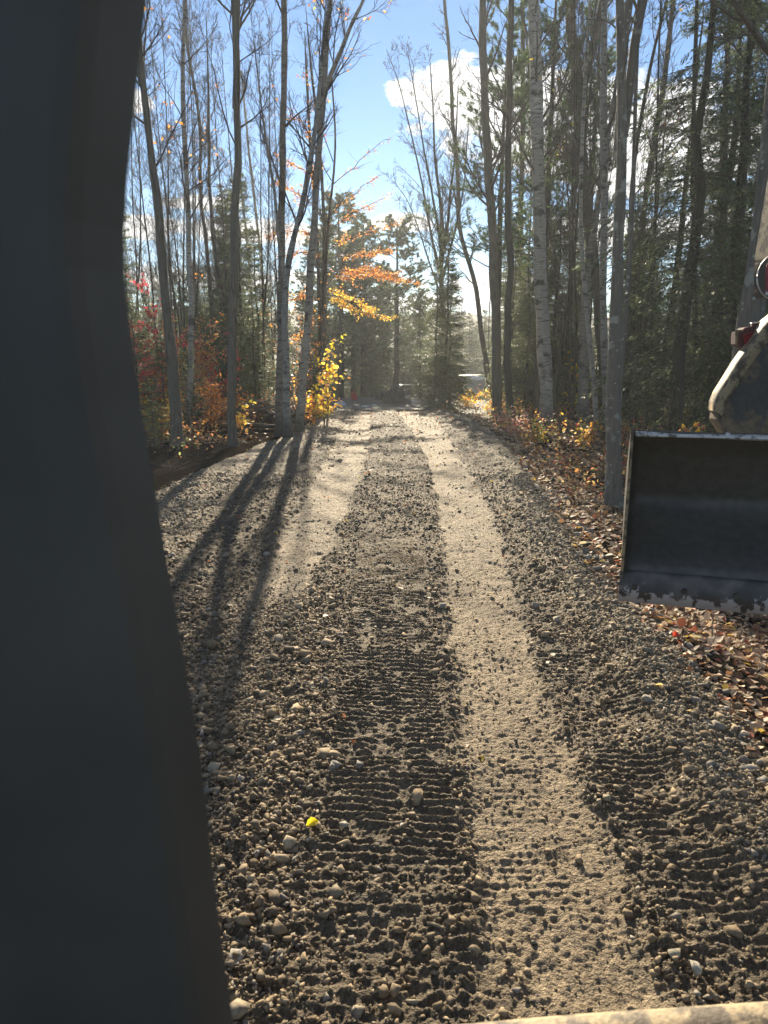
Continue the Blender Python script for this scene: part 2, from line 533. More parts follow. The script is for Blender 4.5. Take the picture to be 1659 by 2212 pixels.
def rz(x, y, fine=True):
    """road surface height"""
    x = np.asarray(x, float); y = np.asarray(y, float)
    S, T = masks(x, y)
    z = crest(y) + .05 * fbm(x, y, 1.4, 2, 1)
    dr = edgeR(y) - x + .15 * fbm(x, y, .5, 2, 9); dl = x - edgeL(y) + .3 * fbm(x, y, .8, 2, 6)
    rough = 1 - S
    z = z - .025 * S - .01 * T
    # loose ridge along the right edge, spoil between the lanes
    z = z + .07 * np.exp(-((dr - .28) / .2) ** 2) + .03 * np.exp(-((dl - .5) / .4) ** 2)
    if fine:
        near = 1 + .15 * sstep(8, 14, y)
        rg = (1 - np.abs(2 * vn(x / .055, y / .055, 61))) * .6 + (1 - np.abs(2 * vn(x / .027, y / .027, 62))) * .4
        z = z + rough * near * (.026 * fbm(x, y, .2, 4, 12) + .30 * domes(x, y, .07, .25, 1) * (1 - .9 * T) + .032 * rg * rg * (1 - .85 * T) + .013 * vn(x / .021, y / .017, 63) * (1 - .7 * T) + .012 * vn(x / .011, y / .011, 65))
        lx = x - .12 * y * .12
        z = z + S * (.010 * fbm(x, y, .06, 4, 14) + .35 * domes(x, y, .03, .25, 3) - .16 * domes(x, y, .05, .15, 5) + .009 * vn(x / .018, y / .018, 64) + .008 * vn(x / .0105, y / .0105, 66) + .3 * domes(x, y, .018, .3, 7)
                     + .006 * (1 - np.abs(np.sin(math.pi * y / .045))) * sstep(-.1, .1, fbm(x, y, .25, 2, 81)) - .008 * np.exp(-(((lx - .74) + .02 * vn(y * 2, y * 0, 3)) / .025) ** 2))
        wv = y + .05 * x + .006 * fbm(x, y, .3, 2, 21)
        rip = (1 - np.abs(np.sin(math.pi * wv / .054))) ** .8
        br = sstep(-.45, -.1, fbm(x, y, .12, 3, 23))
        z = z + T * br * .022 * rip
    drop = np.maximum(sstep(0.05, .9, -dr), sstep(.05, .9, -dl))
    return z - .55 * drop


def grid_obj(name, xs, ys, zf, m, kind='structure', colf=None, smooth=True):
    X, Y = np.meshgrid(xs, ys)
    Z = zf(X, Y)
    V = np.stack([X, Y, Z], -1).reshape(-1, 3)
    nx, ny = len(xs), len(ys)
    i = np.arange(nx * ny).reshape(ny, nx)
    F = np.stack([i[:-1, :-1], i[:-1, 1:], i[1:, 1:], i[1:, :-1]], -1).reshape(-1, 4)
    C = colf(X, Y).reshape(-1, 3) if colf else None
    o = mesh_obj(name, V, [F], m, smooth=smooth, col=C)
    if kind: o['kind'] = kind
    return o


def spaced(segs):
    out = [np.arange(a, b, s) for a, b, s in segs]
    return np.concatenate(out + [[segs[-1][1]]])


def terr(x, y):
    z = tz(x, y)
    inside = sstep(.1, .35, edgeR(y) - x) * sstep(.1, .35, x - edgeL(y)) * (1 - sstep(25, 27, y)) * sstep(-3, -2, y)
    return z - .3 * inside


far = [(-2500, -200, 400), (-200, -60, 20), (-60, -16, 2), (-16, 12, .11), (12, 60, 2), (60, 200, 20), (200, 2500, 400)]
fary = [(-1500, -60, 300), (-60, -4, 4), (-4, 28, .12), (28, 60, .8), (60, 200, 10), (200, 3000, 400)]
grid_obj('forest_floor', spaced(far), spaced(fary), terr, M_FLOOR)


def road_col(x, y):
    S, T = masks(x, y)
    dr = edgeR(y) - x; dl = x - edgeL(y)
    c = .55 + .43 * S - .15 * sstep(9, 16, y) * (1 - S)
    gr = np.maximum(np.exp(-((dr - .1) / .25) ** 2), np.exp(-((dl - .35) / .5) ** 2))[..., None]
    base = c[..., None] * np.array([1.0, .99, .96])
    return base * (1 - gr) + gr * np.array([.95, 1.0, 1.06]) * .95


ysr = [0.6]
while ysr[-1] < 26.5:
    y_ = ysr[-1]
    ysr.append(y_ + max(.007, .0026 * y_ if y_ < 8 else .0021 * y_ + .0026 * y_ * (y_ - 8) / 10))
xr = spaced([(-5.2, -3.2, .03), (-3.2, -1.5, .014), (-1.5, 2.2, .0082), (2.3, 3.8, .025)])
print('road grid', len(ysr), len(xr))
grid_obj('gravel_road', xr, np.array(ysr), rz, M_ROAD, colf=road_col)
grid_obj('gravel_yard', np.arange(-8.8, 6.6, .3), np.arange(25.6, 42, .3), lambda x, y: tz(x, y) + .03 - .3 * np.maximum(sstep(5.2, 6.4, x), sstep(7, 8.6, -x)) - .12 * sstep(40, 41.7, y), M_CLEAR)


# ------------------------------------------------------------------ stones
def stone_protos(n, pts):
    """angular stones: convex hulls of a few random points"""
    out = []
    for k in range(n):
        bm = bmesh.new()
        q = nrm(rng.normal(0, 1, (pts, 3))) * rng.uniform(.85, 1.1, (pts, 1))
        q *= np.array([1.05, rng.uniform(.7, 1.0), rng.uniform(.5, .8)])
        for p_ in q: bm.verts.new(p_)
        bmesh.ops.convex_hull(bm, input=list(bm.verts))
        bmesh.ops.delete(bm, geom=[v for v in bm.verts if not v.link_faces], context='VERTS')
        bmesh.ops.triangulate(bm, faces=bm.faces)
        bm.verts.index_update()
        out.append((np.array([v.co[:] for v in bm.verts]), np.array([[v.index for v in f.verts] for f in bm.faces])))
        bm.free()
    return out


PH = stone_protos(30, 11); PL = stone_protos(20, 9)


def scatter_stones(x, y, size, cols, protos, zf, sink=.25):
    """vectorised copies of the prototypes"""
    bag = Bag()
    n = len(x)
    z = zf(x, y)
    which = rng.integers(0, len(protos), n)
    a = rng.uniform(0, 2 * math.pi, n); tl = rng.normal(0, .35, (n, 2))
    for k, (V, F) in enumerate(protos):
        s = which == k
        if not s.any(): continue
        m_ = s.sum()
        ca, sa = np.cos(a[s]), np.sin(a[s])
        Vx = V[None] * (size[s][:, None, None] * rng.uniform(.8, 1.2, (m_, 1, 3)))
        t1, t2 = tl[s, 0:1], tl[s, 1:2]
        X, Yv, Z = Vx[..., 0], Vx[..., 1], Vx[..., 2]
        Yn = Yv * np.cos(t1) - Z * np.sin(t1); Zn = Yv * np.sin(t1) + Z * np.cos(t1)
        Xn = X * np.cos(t2) + Zn * np.sin(t2); Zn = -X * np.sin(t2) + Zn * np.cos(t2)
        W = np.stack([Xn * ca[:, None] - Yn * sa[:, None] + x[s][:, None], Xn * sa[:, None] + Yn * ca[:, None] + y[s][:, None],
                      Zn + (z[s] + size[s] * (.5 - sink * rng.uniform(.6, 2.2, m_)))[:, None]], -1)
        FF = (F[None] + (np.arange(m_) * len(V))[:, None, None]).reshape(-1, 3)
        bag.add(W.reshape(-1, 3), FF, np.repeat(cols[s], len(V), 0))
    return bag


def pick(n, ylo, yhi, dens, xlo=-4.2, xhi=3.2, p=1.0):
    """rejection sampling; dens(x,y) in 0..1; p biases towards near y"""
    y = ylo + (yhi - ylo) * rng.random(n) ** p
    x = rng.uniform(xlo, xhi, n)
    k = rng.random(n) < dens(x, y)
    return x[k], y[k]


def dens_loose(x, y):
    S, T = masks(x, y)
    d = (1 - S) * (1 - .88 * T) * .5 + .012 * S + .02
    leftpile = sstep(-1.9, -1.2, x) * (1 - sstep(-.45, -.2, x)) * (1 - sstep(4.5, 7, y))
    dr = edgeR(y) - x
    ridge = np.exp(-((dr - .1) / .28) ** 2)
    d = d * .62 + .55 * leftpile + .8 * ridge
    dl = x - edgeL(y)
    d = d + .75 * sstep(-.2, .1, dl) * (1 - sstep(.5, 1.0, dl))
    d = d * (dr > -.35) * (dl > -.3)
    return np.clip(d, 0, 1)


def stone_cols(x, y, n):
    c = np.array([[.23, .17, .105], [.29, .22, .14], [.16, .12, .08], [.31, .255, .175], [.25, .22, .18]])
    k = rng.choice(5, n, p=[.35, .3, .15, .1, .1])
    edge = (np.abs(edgeR(y) - x) < .4) | ((x - edgeL(y)) < .9)
    k = np.where(edge & (rng.random(n) < .45), rng.choice([3, 4], n), k)
    return c[k] * rng.uniform(.62, 1.1, (n, 1)) * np.array([1.0, 1.0, .98])


SB = Bag()
def put(b):
    V, fs, C = b.out()
    SB.add(V, fs[0], C)


x, y = pick(9500, 1.5, 5.2, dens_loose, -2.0, 2.4)
s = rng.lognormal(math.log(.0155), .48, len(x)).clip(.007, .05)
S_, T_ = masks(x, y); s = np.where(S_ > .5, s * .6, s)
put(scatter_stones(x, y, s, stone_cols(x, y, len(x)), PH, rz))
x, y = pick(120000, 1.5, 7.5, lambda x, y: np.clip(dens_loose(x, y) + .02, 0, 1) * (1 - sstep(5, 7.4, y)), -2.2, 2.2, 1.0)
s = rng.lognormal(math.log(.0092), .42, len(x)).clip(.004, .03)
put(scatter_stones(x, y, s, stone_cols(x, y, len(x)), PL, rz))
x, y = pick(34000, 5, 12, dens_loose, -3.8, 2.7)
s = rng.lognormal(math.log(.017), .42, len(x)).clip(.008, .05)
S_, T_ = masks(x, y); s = np.where(S_ > .5, s * .6, s)
put(scatter_stones(x, y, s, stone_cols(x, y, len(x)), PL, rz))
x, y = pick(42000, 11, 25, lambda x, y: dens_loose(x, y) * .9, -3.8, 3.2)
s = rng.lognormal(math.log(.021), .4, len(x)).clip(.01, .06)
put(scatter_stones(x, y, s, stone_cols(x, y, len(x)), PL, lambda x, y: rz(x, y, False)))
# pale spill of round stones along the right edge
x, y = pick(3400, 2.6, 14, lambda x, y: np.exp(-(((x - edgeR(y)) - .12) / .2) ** 2), 1.4, 3.2, .85)
s = rng.lognormal(math.log(.027), .35, len(x)).clip(.014, .06)
put(scatter_stones(x, y, s, np.array([[.27, .245, .205]]) * rng.uniform(.7, 1.25, (len(x), 1)), PH if False else PL, lambda x, y: np.maximum(rz(x, y, False), tz(x, y))))
o = SB.build('gravel', M_STONE)
o['kind'] = 'stuff'
tag(o, 'loose crushed stone and gravel lying over the driveway and along its edges')
print('stones', len(o.data.polygons))

# big rocks one can count
def rock(u, v, r, label, col=(.3, .27, .22)):
    q = None
    zz = 0.0
    for _ in range(5):
        rr = ray(u, v); t = (zz - EYE) / rr.z
        q = Vector((0, 0, EYE)) + rr * t
        zz = float(rz(np.array([q.x]), np.array([q.y]), False)[0])
    b = scatter_stones(np.array([0.]), np.array([0.]), np.array([r]), np.array([col]), PH, lambda a, b: np.array([0.]), .2)
    o = b.build('rock', M_STONE, loc=(q.x, q.y, zz + .01))
    tag(o, label, 'rock')


rock(1500, 2105, .036, 'pale rounded rock on the right track edge near the cab rail', (.38, .35, .28))
rock(1455, 2065, .034, 'brown upright rock just behind the pale rounded rock', (.3, .27, .2))
rock(515, 2075, .038, 'pointed tan rock beside the foot of the cab pillar', (.34, .31, .26))
rock(740, 1790, .030, 'tilted grey rock just right of the yellow leaf')
rock(870, 1795, .030, 'smooth grey rock among the tread ripples', (.28, .27, .25))
rock(610, 1950, .036, 'flat dark brown rock at the left of the loose stones', (.2, .17, .14))
rock(1115, 1607, .022, 'lone dark stone lying on the smooth wheel track', (.14, .12, .10))
rock(725, 1660, .035, 'dark angular rock leading the row above the yellow leaf', (.2, .18, .16))
rock(775, 1662, .036, 'dark blocky rock second in the row above the yellow leaf', (.2, .18, .16))
rock(520, 1690, .034, 'wedge shaped rock halfway along the cab pillar', (.3, .27, .23))

# ------------------------------------------------------------------ leaf palettes (r, g, b, weight)
PAL_LIT = [(.48, .35, .23, 6), (.55, .43, .28, 3), (.26, .14, .07, 5), (.14, .08, .045, 5), (.38, .12, .06, 2), (.5, .24, .07, 1), (.65, .45, .09, .8)]
PAL_RED = [(.62, .06, .09, 6), (.58, .12, .10, 3), (.5, .22, .07, 2), (.32, .05, .05, 2), (.4, .2, .14, 2)]
PAL_ORANGE = [(.62, .26, .06, 4), (.68, .36, .07, 3), (.48, .19, .07, 3), (.30, .13, .06, 2), (.45, .33, .16, 1)]
PAL_GOLD = [(.75, .48, .06, 4), (.72, .56, .08, 3), (.7, .33, .05, 2), (.45, .45, .08, 1)]
PAL_YELLOW = [(.85, .68, .03, 4), (.7, .66, .06, 3), (.9, .5, .03, 1)]
PAL_DULL = [(.5, .25, .08, 3), (.35, .16, .08, 3), (.55, .38, .15, 2), (.5, .12, .08, 1.5), (.3, .32, .12, 2)]
PAL_GREEN = [(.095, .125, .06, 4), (.12, .15, .075, 3), (.065, .09, .045, 2), (.17, .19, .10, 1)]
PAL_GREEN2 = [(.11, .15, .055, 4), (.14, .17, .065, 3), (.08, .11, .045, 3)]
PAL_PINE = [(.07, .11, .05, 4), (.10, .14, .06, 3), (.05, .08, .04, 2)]

# ------------------------------------------------------------------ leaf litter, undergrowth
B = Bag()
def litter(n, xlo, xhi, ylo, yhi, size, dens, p=1.0, pal=PAL_LIT, zf=None, lift=.012):
    x, y = pick(n, ylo, yhi, dens, xlo, xhi, p)
    z = (zf or terr)(x, y)
    C = np.stack([x, y, z + rng.uniform(0, lift, len(x))], 1)
    B.add(*leaves(C, size, pal, flat=.7, aspect=.8))


offR = lambda x, y: sstep(-.05, .25, x - edgeR(y)) * (.35 + .65 * sstep(-.3, .2, fbm(x, y, .7, 2, 31)))
offL = lambda x, y: sstep(.7, 1.4, edgeL(y) - x - 1.3 * (y < 16.3)) * (.3 + .7 * sstep(-.3, .2, fbm(x, y, .9, 2, 33)))
litter(9500, 1.8, 4.2, 2.4, 7, .06, offR, lift=.03)
litter(28000, 1.9, 7.5, 5, 16, .075, offR, lift=.03)
litter(24000, 2.0, 14, 14, 30, .10, offR, lift=.03)
litter(9000, -9, -2.6, 8, 18, .08, offL)
litter(12000, -16, -2, 15, 32, .10, offL)
litter(160, -3, 2.4, 3, 16, .05, lambda x, y: x * 0 + 1, pal=[(.5, .42, .28, 3), (.6, .2, .05, 2), (.75, .5, .05, 1)], zf=lambda x, y: rz(x, y) + .01)
litter(1100, -3, 2.8, 14, 25.5, .06, lambda x, y: .25 + .75 * sstep(16, 22, y), pal=[(.5, .42, .30, 4), (.55, .2, .06, 2), (.3, .15, .07, 3)], zf=lambda x, y: rz(x, y, False) + .02)
o = B.build('leaf_litter', M_LITTER)
o['kind'] = 'stuff'
tag(o, 'fallen brown, red and tan leaves covering the forest floor')

# bare sticks and rootlets on the dark soil bank and forest floor
B = Bag()
for (n, xl, xh, yl, yh) in ((900, -8, -3, 8, 17), (700, 2.4, 6, 4, 16), (700, 2.5, 12, 15, 30), (500, -12, -3, 16, 30)):
    x = rng.uniform(xl, xh, n); y = rng.uniform(yl, yh, n)
    ok = ((x > edgeR(y) + .35) | (x < edgeL(y) - .6)); x = x[ok]; y = y[ok]; n = len(x)
    S0 = np.stack([x, y, terr(x, y) + .015], 1)
    D = rng.normal(0, 1, (n, 3)); D[:, 2] *= .12
    Pp = grow(S0, D, rng.uniform(.15, .9, n), 4, .25, 0)
    r_ = rng.uniform(.002, .007, n)
    B.add(*tubes(Pp, r_[:, None] * np.array([1, .9, .7, .4])[None], 3))
o = B.build('forest_debris', M_TWIG)
o['kind'] = 'stuff'
tag(o, 'thin fallen sticks and roots lying on the forest floor')

# low leafy undergrowth
B = Bag(); BS = Bag()
def undergrowth(n, xlo, xhi, ylo, yhi, pal, h=(.15, .6), size=.07, m=9, dens=None):
    x, y = pick(n, ylo, yhi, dens or (lambda x, y: (sstep(-.3, .15, fbm(x, y, 1.1, 2, 41)) * (((x - edgeR(y)) > .45) | ((edgeL(y) - x) > .9)))), xlo, xhi)
    n = len(x)
    if n == 0: return
    S0 = np.stack([x, y, terr(x, y)], 1)
    D = rng.normal(0, .35, (n, 3)); D[:, 2] = 1
    hh = rng.uniform(h[0], h[1], n)
    Pp = grow(S0, D, hh, 4, .2, 0)
    BS.add(*tubes(Pp, (np.full((n, 1), .004) * np.array([[1, .8, .6, .4]])), 3))
    t = rng.uniform(.35, 1, (n, m))
    C, T, _ = sample(Pp, np.ones((n, 4)), t)
    C = C + rng.normal(0, .07, C.shape)
    B.add(*leaves(C.reshape(-1, 3), size, pal, flat=.6, aspect=.6))


undergrowth(420, 2.6, 7, 11, 22, PAL_DULL)
undergrowth(700, 3, 14, 17, 32, PAL_DULL + [(.8, .5, .06, 2)], (.2, .9), .09)
undergrowth(900, -14, -3.2, 15.5, 30, PAL_DULL + PAL_ORANGE, (.2, .9), .085)
undergrowth(260, -9, -3.4, 14, 20, PAL_GREEN2 + PAL_DULL, (.15, .5), .07)
undergrowth(500, -30, -8, 18, 45, PAL_RED + PAL_ORANGE, (.3, 1.4), .12)
undergrowth(300, 1.6, 6, 24, 29, PAL_GOLD + PAL_DULL, (.3, 1.0), .09)
o = B.build('undergrowth', M_LEAF); o['kind'] = 'stuff'
tag(o, 'low leafy autumn undergrowth between the trees')
o = BS.build('undergrowth_stems', M_TWIG); o['kind'] = 'stuff'
tag(o, 'thin stems of the low undergrowth')


# ------------------------------------------------------------------ trees
def crown_sys(TP, TR, z0, n1, L1, up=.10, ang=(30, 60), lv3=True, lean=None, n2=7, n3=5, rmin=.0045):
    """TP [k,3] dense trunk. returns tube bag, twig sample points"""
    bag = Bag()
    zz = TP[:, 2]
    k = len(TP)
    t_lo = np.interp(z0, zz, np.linspace(0, 1, k)) if zz[-1] > z0 else .5
    t = np.sort(t_lo + (1 - t_lo) * (rng.random(n1) ** .9))[None]
    S0, T0, R0 = sample(TP[None], TR[None], t)
    S0, T0, R0 = S0[0], T0[0], R0[0]
    d1 = side_dirs(T0, np.radians(rng.uniform(ang[0], ang[1], n1)))
    if lean is not None: d1 = nrm(d1 + np.array(lean))
    tt = (t[0] - t_lo) / (1 - t_lo + 1e-6)
    L = L1 * (1.05 - .65 * tt) * rng.uniform(.55, 1.15, n1)
    P1 = grow(S0, d1, L, 7, .10, up)
    r1 = np.clip(R0 * .42, .006, .05) * rng.uniform(.6, 1, n1)
    Rr1 = r1[:, None] * np.linspace(1, .22, 7)[None]
    bag.add(*tubes(P1, Rr1, 5))
    t2 = rng.uniform(.2, 1, (n1, n2))
    S2, T2, R2 = sample(P1, Rr1, t2)
    d2 = side_dirs(T2, np.radians(rng.uniform(22, 55, t2.shape))).reshape(-1, 3)
    L2 = (np.repeat(L, n2) * .42 * (1.15 - .6 * t2.ravel()) * rng.uniform(.5, 1.2, t2.size))
    P2 = grow(S2.reshape(-1, 3), d2, L2, 5, .12, up * .8)
    r2 = np.clip(R2.ravel() * .6, rmin, .02)
    Rr2 = r2[:, None] * np.linspace(1, .45, 5)[None]
    bag.add(*tubes(P2, Rr2, 3))
    P3 = P2
    if lv3:
        N2 = len(P2)
        t3 = rng.uniform(.2, 1, (N2, n3))
        S3, T3, R3 = sample(P2, Rr2, t3)
        d3 = side_dirs(T3, np.radians(rng.uniform(22, 50, t3.shape))).reshape(-1, 3)
        L3 = np.repeat(L2, n3) * .5 * rng.uniform(.5, 1.2, t3.size)
        P3 = grow(S3.reshape(-1, 3), d3, L3, 4, .12, up * .6)
        r3 = np.full(len(P3), rmin * .8)
        bag.add(*tubes(P3, r3[:, None] * np.array([[1, .9, .75, .5]]), 3))
    return bag, P1, P2, P3


def ptz(x, y):
    return float(tz(np.array([x]), np.array([y]))[0])


def base_Y(u, v):
    zz = 0
    for _ in range(8):
        r = ray(u, v); t = (zz - EYE) / r.z
        q = r * t
        zz = ptz(q.x, q.y)
    return q.y


def stem_line(pts, Y, w0, w1, Htop, k=30, yw=.25):
    """pixel polyline at depth Y -> dense world polyline + radii"""
    W = np.array([P(u, v, Y)[:] for u, v in pts])
    if W[-1, 2] < Htop:
        d = nrm(W[-1] - W[-2] if W[-1, 2] > W[-2, 2] else np.array([0, 0, 1.]))
        d = nrm(d + np.array([0, 0, .5]))
        W = np.vstack([W, W[-1] + d * (Htop - W[-1, 2]) / max(d[2], .3)])
        ext = True
    sl_ = np.concatenate([[0], np.cumsum(np.linalg.norm(np.diff(W, axis=0), axis=1))])
    s_ = np.linspace(0, sl_[-1], k)
    Q = np.stack([np.interp(s_, sl_, W[:, i]) for i in range(3)], 1)
    for _ in range(2):
        Q[1:-1] = .25 * Q[:-2] + .5 * Q[1:-1] + .25 * Q[2:]
    ph = rng.uniform(0, 6)
    Q[:, 1] += yw * np.sin(s_ * .35 + ph) - yw * math.sin(ph)
    px = Y * 1.0 / FPX
    lastv = P(*pts[-1], Y).z
    zvis = max(lastv, Q[0, 2] + 1)
    f = np.clip((Q[:, 2] - Q[0, 2]) / (zvis - Q[0, 2]), 0, 1)
    Rr = (w0 * (1 - f) + w1 * f) * px / 2
    beyond = np.clip((Q[:, 2] - zvis) / max(Q[-1, 2] - zvis, .1), 0, 1)
    Rr *= (1 - .85 * beyond)
    Rr *= 1 + .05 * rng.normal(0, 1, k)
    return Q, np.maximum(Rr, .006)


def flare(Q, Rr):
    h = Q[:, 2] - Q[0, 2]
    return Rr * (1 + .55 * np.exp(-h / .12))


def trunk_mesh(bag, Q, Rr, sides=14, base=False):
    if base:
        # dense rings near the ground for the root flare
        hs = np.array([-.12, .03, .10, .2, .35, .6])
        s_ = np.concatenate([[0], np.cumsum(np.linalg.norm(np.diff(Q, axis=0), axis=1))])
        ss = np.concatenate([np.clip(hs, 0, None), s_[s_ > .75]])
        Q2 = np.stack([np.interp(ss, s_, Q[:, i]) for i in range(3)], 1)
        Q2[0, 2] -= .15
        R2 = np.interp(ss, s_, Rr) * (1 + .6 * np.exp(-np.clip(ss, 0, 9) / .13))
        Q, Rr = Q2, R2
    if len(Q) > 8:
        Q = Q.copy(); hh = Q[:, 2]; sd_ = rng.uniform(0, 90); am = np.clip(Rr * .35, .004, .05)
        Q[:, 0] += am * 2 * vn(hh * 1.1 + sd_, hh * 0, 1) * (hh > .5); Q[:, 1] += am * 2 * vn(hh * 1.1 + sd_, hh * 0 + 3.3, 1) * (hh > .5)
        Rr = Rr * (1 + .16 * vn(hh * 2.3 + sd_, hh * 0 + 7.7, 1))
    V, F = tubes(Q[None], Rr[None], sides)
    k = len(Q)
    V = V.reshape(k, sides, 3)
    c = Q[:, None, :]
    an = np.arange(sides)
    lob = 1 + .10 * np.sin(an * 2 * math.pi / sides * 3 + rng.uniform(0, 6))[None, :] * np.exp(-np.clip(Q[:, 2] - Q[0, 2], 0, 9) / .35)[:, None] \
        + .05 * rng.normal(0, 1, (k, sides)) * .5
    V = c + (V - c) * lob[..., None]
    bag.add(V.reshape(-1, 3), F)


def tree(name, label, stems, bark, Y=None, H=13.0, z0=4.5, n1=16, L1=2.4, leaf=None, group=None, cat='tree', ang=(28, 55), up=.10, yw=.2, n2=7, n3=5, twigs=True):
    """stems: list of (pts, w0, w1[, H]); the first starts at the ground"""
    (u0, v0) = stems[0][0][0]
    if Y is None: Y = base_Y(u0, v0)
    org = P(u0, v0, Y)
    zb = ptz(org.x, org.y)
    root = empty(name, (org.x, org.y, zb), label, cat, group)
    off = np.array([org.x, org.y, zb])
    tb = Bag(); bb = Bag(); lb = Bag()
    for i, st in enumerate(stems):
        pts, w0, w1 = st[:3]
        Hs = st[3] if len(st) > 3 else H
        Q, Rr = stem_line(pts, Y, w0, w1, Hs, yw=yw if i == 0 else yw * .3)
        if i == 0: Q[0, 2] = min(Q[0, 2], zb)
        Q = Q - off
        tb = Bag(); bb = Bag()
        trunk_mesh(tb, Q, Rr, 14 if w0 > 8 else 8, base=(i == 0 or pts[0][1] > 830))
        tb.build('trunk' if i == 0 else 'limb', bark, root, smooth=True)
        if twigs:
            b, P1, P2, P3 = crown_sys(Q, Rr, z0, max(5, int(n1 * (1.5 if i == 0 else 1.0))), L1, up, ang, True, None, n2, n3)
            V, fs, _ = b.out(); bb.add(V, fs[0])
            bb.build('branches', M_TWIG, root)
            if leaf:
                pal, nl, size = leaf[:3]
                src = P3[rng.integers(0, len(P3), nl)]
                C = src[np.arange(nl), rng.integers(1, 4, nl)] + rng.normal(0, .03, (nl, 3))
                if len(leaf) > 3:
                    C = C[(C[:, 2] > leaf[3][0]) & (C[:, 2] < leaf[3][1])]
                lb.add(*leaves(C, size, pal, flat=.3, aspect=.6, droop=.4))
    if lb.n: lb.build('foliage', M_LEAF, root)
    return root


W1 = 'trees along the left edge of the driveway'
tree('maple_tree', 'dark leaning trunk nearest the cab pillar at the edge of the black soil bank',
     [([(384, 963), (376, 860), (368, 776), (356, 651), (343, 526), (337, 432), (328, 357), (314, 237), (303, 109), (296, 0)], 25, 11)], M_BARK, z0=5.0, n1=16, L1=2.2, leaf=(PAL_ORANGE, 60, .09))
tree('birch_tree', 'slim pale birch standing just right of the dark leaning trunk',
     [([(409, 938), (412, 807), (415, 682), (406, 557), (401, 432), (394, 328), (385, 219), (387, 73), (390, 0)], 13, 8)], M_BIRCH, z0=3.2, n1=18, L1=1.9, leaf=(PAL_ORANGE, 170, .08, (3.5, 8)))
tree('maple_tree', 'straight grey trunk with root flare on the soil bank, forking high up',
     [([(503, 963), (498, 838), (500, 713), (501, 588), (503, 432), (510, 328), (505, 219), (507, 139), (501, 73), (496, 0)], 21, 12),
      ([(506, 235), (507, 180), (510, 120), (514, 60), (514, 0)], 9, 8)], M_BARK, z0=4.6, n1=18, L1=2.2)
tree('maple_tree', 'thin dark tree with bowed foot between the grey trunks on the left',
     [([(481, 879), (470, 830), (462, 776), (454, 620), (447, 526), (434, 432), (434, 383), (438, 310), (427, 200), (412, 146), (403, 60)], 10, 5)], M_DARK, z0=3.5, n1=18, L1=2.0)
tree('maple_tree', 'thin trunk close behind the straight grey forked one',
     [([(518, 888), (512, 800), (498, 720), (478, 620), (462, 526), (450, 400), (446, 200)], 11, 5)], M_DARK, z0=3.2, n1=18, L1=2.0)
tree('maple_tree', 'very thin dark pole tree leaning left behind the brush pile',
     [([(554, 848), (546, 745), (542, 620), (534, 526), (520, 400), (508, 250)], 7, 4)], M_DARK, z0=2.5, n1=16, L1=1.6)
tree('maple_tree', 'thin pole tree leaning left just behind the birch clump',
     [([(587, 857), (581, 745), (568, 620), (559, 526), (550, 432), (535, 300), (520, 150)], 7, 4)], M_DARK, z0=3.0, n1=16, L1=1.8)
tree('birch_tree', 'darkest, leftmost stem of the birch clump, rising nearly upright',
     [([(604, 940), (606, 807), (606, 713), (610, 600), (611, 484), (613, 365), (618, 219), (618, 109), (620, 0)], 18, 11)], M_GOLDB, z0=5.5, n1=12, L1=1.8)
tree('birch_tree', 'middle stem of the birch clump, sweeping right across its neighbour',
     [([(622, 945), (620, 845), (618, 745), (618, 620), (634, 526), (649, 484), (660, 430), (671, 365), (684, 290), (690, 240)], 17, 9, 9),
      ([(618, 640), (608, 560), (600, 510), (596, 440), (580, 340), (566, 250)], 7, 4, 9)], M_BIRCH, z0=4.4, n1=10, L1=1.6)
tree('birch_tree', 'right hand stem of the birch clump, white, leaning right with a high fork',
     [([(645, 935), (649, 870), (654, 807), (664, 682), (671, 557), (679, 463), (682, 440), (687, 365), (693, 255), (702, 190), (702, 109), (709, 55), (717, 0)], 19, 10),
      ([(697, 230), (711, 171), (733, 120), (758, 55), (786, 0)], 10, 6, 10.5)], M_BIRCH, z0=5.4, n1=12, L1=1.9, leaf=(PAL_DULL, 130, .07, (6, 12)))
tree('maple_tree', 'left one of two thin twin trunks rising behind the yellow sapling',
     [([(690, 885), (692, 745), (687, 588), (678, 450), (668, 300), (660, 150)], 9, 5)], M_DARK, z0=4, n1=16, L1=1.8, leaf=(PAL_ORANGE, 200, .09, (4, 9)))
tree('maple_tree', 'right one of two thin twin trunks rising behind the yellow sapling',
     [([(700, 886), (699, 745), (703, 557), (700, 432), (690, 300), (672, 150)], 9, 5)], M_DARK, z0=4, n1=14, L1=1.8)

W2 = 'trees along the right edge of the driveway'
tree('maple_tree', 'bare many-stemmed tree whose fan of twigs borders the open sky',
     [([(955, 880), (957, 780), (955, 616), (954, 533), (957, 480), (950, 400), (941, 346), (938, 250), (930, 130)], 15, 1.5, 8),
      ([(952, 600), (938, 540), (925, 470), (914, 408), (901, 346), (888, 290), (862, 180), (835, 110)], 6, 1, 8),
      ([(956, 560), (968, 480), (975, 400), (984, 330), (990, 180)], 8, 1.5, 8),
      ([(957, 600), (972, 540), (990, 470), (1003, 400), (1012, 260)], 6, 1.2, 8),
      ([(954, 560), (945, 480), (930, 400), (915, 320), (896, 200), (880, 110)], 6, 1, 8),
      ([(953, 640), (925, 560), (900, 480), (880, 430), (850, 390)], 4, 1, 7)], M_DARK, z0=3.0, n1=30, L1=1.9, ang=(24, 55), up=.07, n2=8, n3=6)
